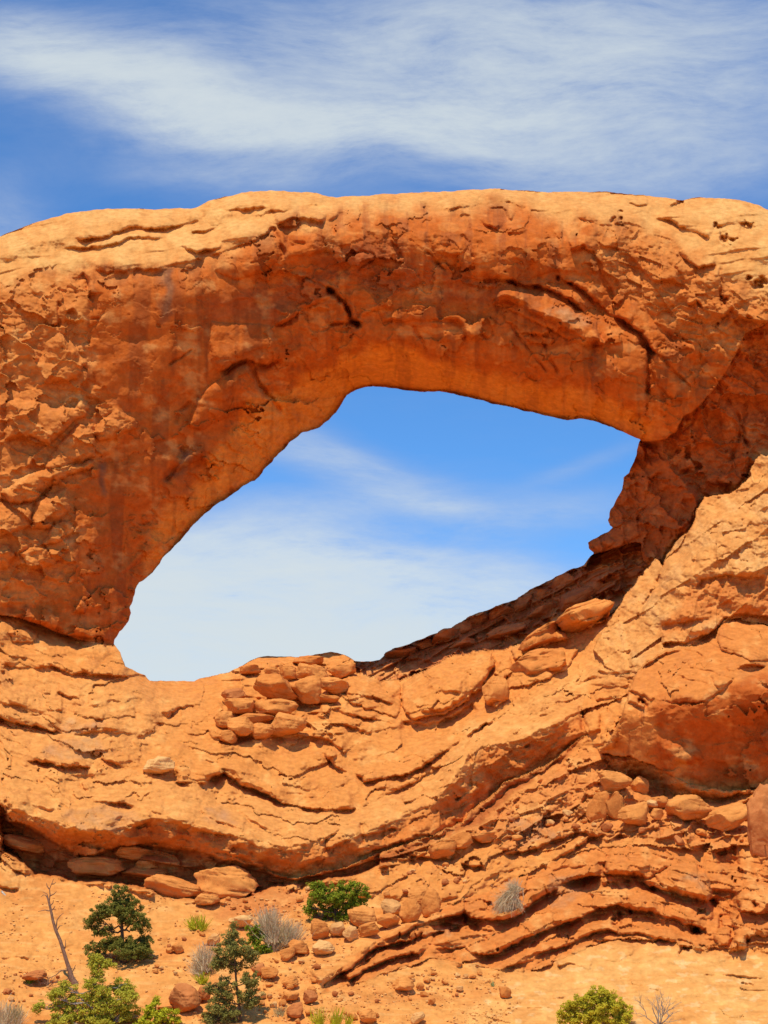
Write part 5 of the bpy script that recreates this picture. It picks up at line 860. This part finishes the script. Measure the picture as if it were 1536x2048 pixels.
wisp('grass_tuft', (986, 1972), 'tiny green grass blade cluster among stones below the terrace', 'grass tuft', [(986, 1972, 10, 0, 40, 1.)], LM_SAGE, 32, .6, 24)
def branchy(rs, p0, dirv, ln, r, depth_, out, spread=.7):
    c = curve(p0, p0 + dirv * ln, 5, rs, .35); out.append((c, np.linspace(r, r * .45, 5)))
    if depth_ == 0: return
    for k in range(rs.randint(2, 4)):
        t = rs.randint(1, 5); d = dirv + rs.normal(size=3) * spread; d[2] += .15; d /= np.linalg.norm(d); branchy(rs, c[t], d, ln * rs.uniform(.45, .75), r * .55, depth_ - 1, out, spread)
rs = np.random.RandomState(41); p, s = at(1318, 2054); out = []
for a in (-40, -22, -8, 5, 18, 30, 44): branchy(rs, np.array([rs.normal() * .03, rs.normal() * .1, 0.]), np.array([math.sin(R(a)), rs.normal() * .3, math.cos(R(a))]), 36 * s, 1.3 * s, 3, out, .45)
v, q = tubes(out, 5); o = mesh_np('bare_shrub', v, q, None, M_GREY, True, None, None); o.location = p; tag(o, 'leafless grey brown shrub right of the dense yellow green one', 'shrub')
# the dead trunk
o, p, s = root('dead_tree', 152, 1968, 'leaning dead bare tree trunk with short broken twigs at the left', 'dead tree')
d0 = p.y
def Wt(x, y, dy=0.): return np.array(P(x, y, d0 + dy)) - np.array(p)
TR = [(152, 1972), (143, 1955), (139, 1940), (134, 1925), (128, 1905), (120, 1880), (112, 1862), (106, 1842), (102, 1822), (98, 1805), (95, 1795)]
v, q = tubes([([Wt(*a) for a in TR], np.array([7, 5, 4, 3.6, 3.3, 3.1, 2.9, 2.6, 2.4, 2.1, 1.6]) * s)], 8); mesh_np('trunk', v, q, None, M_DEAD, True, o)
for br in [[(98, 1805), (100, 1790), (99, 1778), (104, 1766), (107, 1758)], [(96, 1798), (91, 1790), (86, 1790), (82, 1794)], [(97, 1800), (94, 1788), (86, 1784)], [(100, 1792), (108, 1788), (113, 1783)], [(100, 1812), (106, 1806), (107, 1800)], [(102, 1822), (108, 1816), (110, 1812)], [(99, 1822), (90, 1820), (76, 1823)],
           [(112, 1858), (114, 1840), (120, 1832), (127, 1826)], [(114, 1860), (119, 1852), (125, 1851)], [(126, 1898), (131, 1892), (131, 1880)], [(136, 1940), (122, 1941), (112, 1950), (98, 1956), (92, 1960)], [(140, 1955), (128, 1962), (126, 1975)], [(142, 1948), (148, 1938), (151, 1930)], [(98, 1778), (94, 1772), (93, 1766)], [(104, 1768), (108, 1768), (112, 1764)]]:
    k = len(br); v, q = tubes([([Wt(*a, dy=-.02 * i) for i, a in enumerate(br)], np.linspace(1.3, .45, k) * s)], 5); mesh_np('branch', v, q, None, M_DEAD, True, o)
rs = np.random.RandomState(43); p, s = at(95, 1972); out = []
for a in (-60, -40, -15, 10, 35, 60): branchy(rs, np.array([rs.normal() * .05, 0, 0.]), np.array([math.sin(R(a)), rs.normal() * .4, math.cos(R(a))]), 20 * s, .8 * s, 2, out, .6)
v, q = tubes(out, 4); o = mesh_np('bare_shrub', v, q, None, M_DEAD, True, None, None); o.location = p; tag(o, 'small leafless brown shrub at the foot of the dead trunk', 'shrub')
p, s = at(8, 1788); v, q = tubes([([np.array(P(x, y, p.y)) - np.array(p) for x, y in ((3, 1782), (8, 1789), (14, 1795))], np.array([1.6, 2.4, 1.6]) * s)], 6)
o = mesh_np('driftwood', v, q, None, bark('bleached_wood', (.62, .5, .36)), True, None, None); o.location = p; tag(o, 'short bleached stick on the sand at the left edge', 'stick')
# gravel and grit nobody could count
rs = np.random.RandomState(77); gv, gf, gc = [], [], []; nb = 0
tv, tf = ICO[2][0], ICO[2][1]; tv0, tf0 = icosphere(0)
SANDP = np.array([(0, 1775), (180, 1775), (300, 1790), (400, 1805), (520, 1790), (620, 1790), (760, 1790), (740, 1880), (660, 1940), (640, 1990), (760, 1965), (860, 1930), (1010, 1950), (1060, 1990), (1000, 2050), (0, 2050)], float)
cnt = 0
while cnt < 2600:
    x = rs.uniform(0, 1060, 4000); y = rs.uniform(1775, 2052, 4000); ok = (poly_sd(SANDP, x, y) > 0) & (perlin(x / 60, y / 30, 401) + .35 * (x > 500) + .15 * (y > 1920) > rs.uniform(-.2, 1.0, 4000))
    for a, b in zip(x[ok], y[ok]):
        d = depth(a, b); sc = d / FPX; r = sc * (.6 + 2.2 * rs.rand() ** 3); M = rs.normal(size=(3, 3)); M, _ = np.linalg.qr(M)
        v = (tv0 * (1 + .35 * rs.normal(size=(12, 1)).clip(-1, 1))) @ M * np.array([1.25, 1.1, .7]) * r + np.array(P(a, b, d)) + np.array([0, 0, r * .2])
        gv.append(v); gf.append(tf0 + nb); nb += 12; t = rs.rand(); gc.append(np.repeat(((np.array([.62, .23, .05]) * (1 - t) + np.array([.74, .40, .13]) * t))[None], 12, 0)); cnt += 1
        if cnt >= 2600: break
o = mesh_np('gravel', np.concatenate(gv), np.concatenate(gf), np.concatenate(gc), M_ROCK, False, None, None, True); tag(o, kind='stuff')
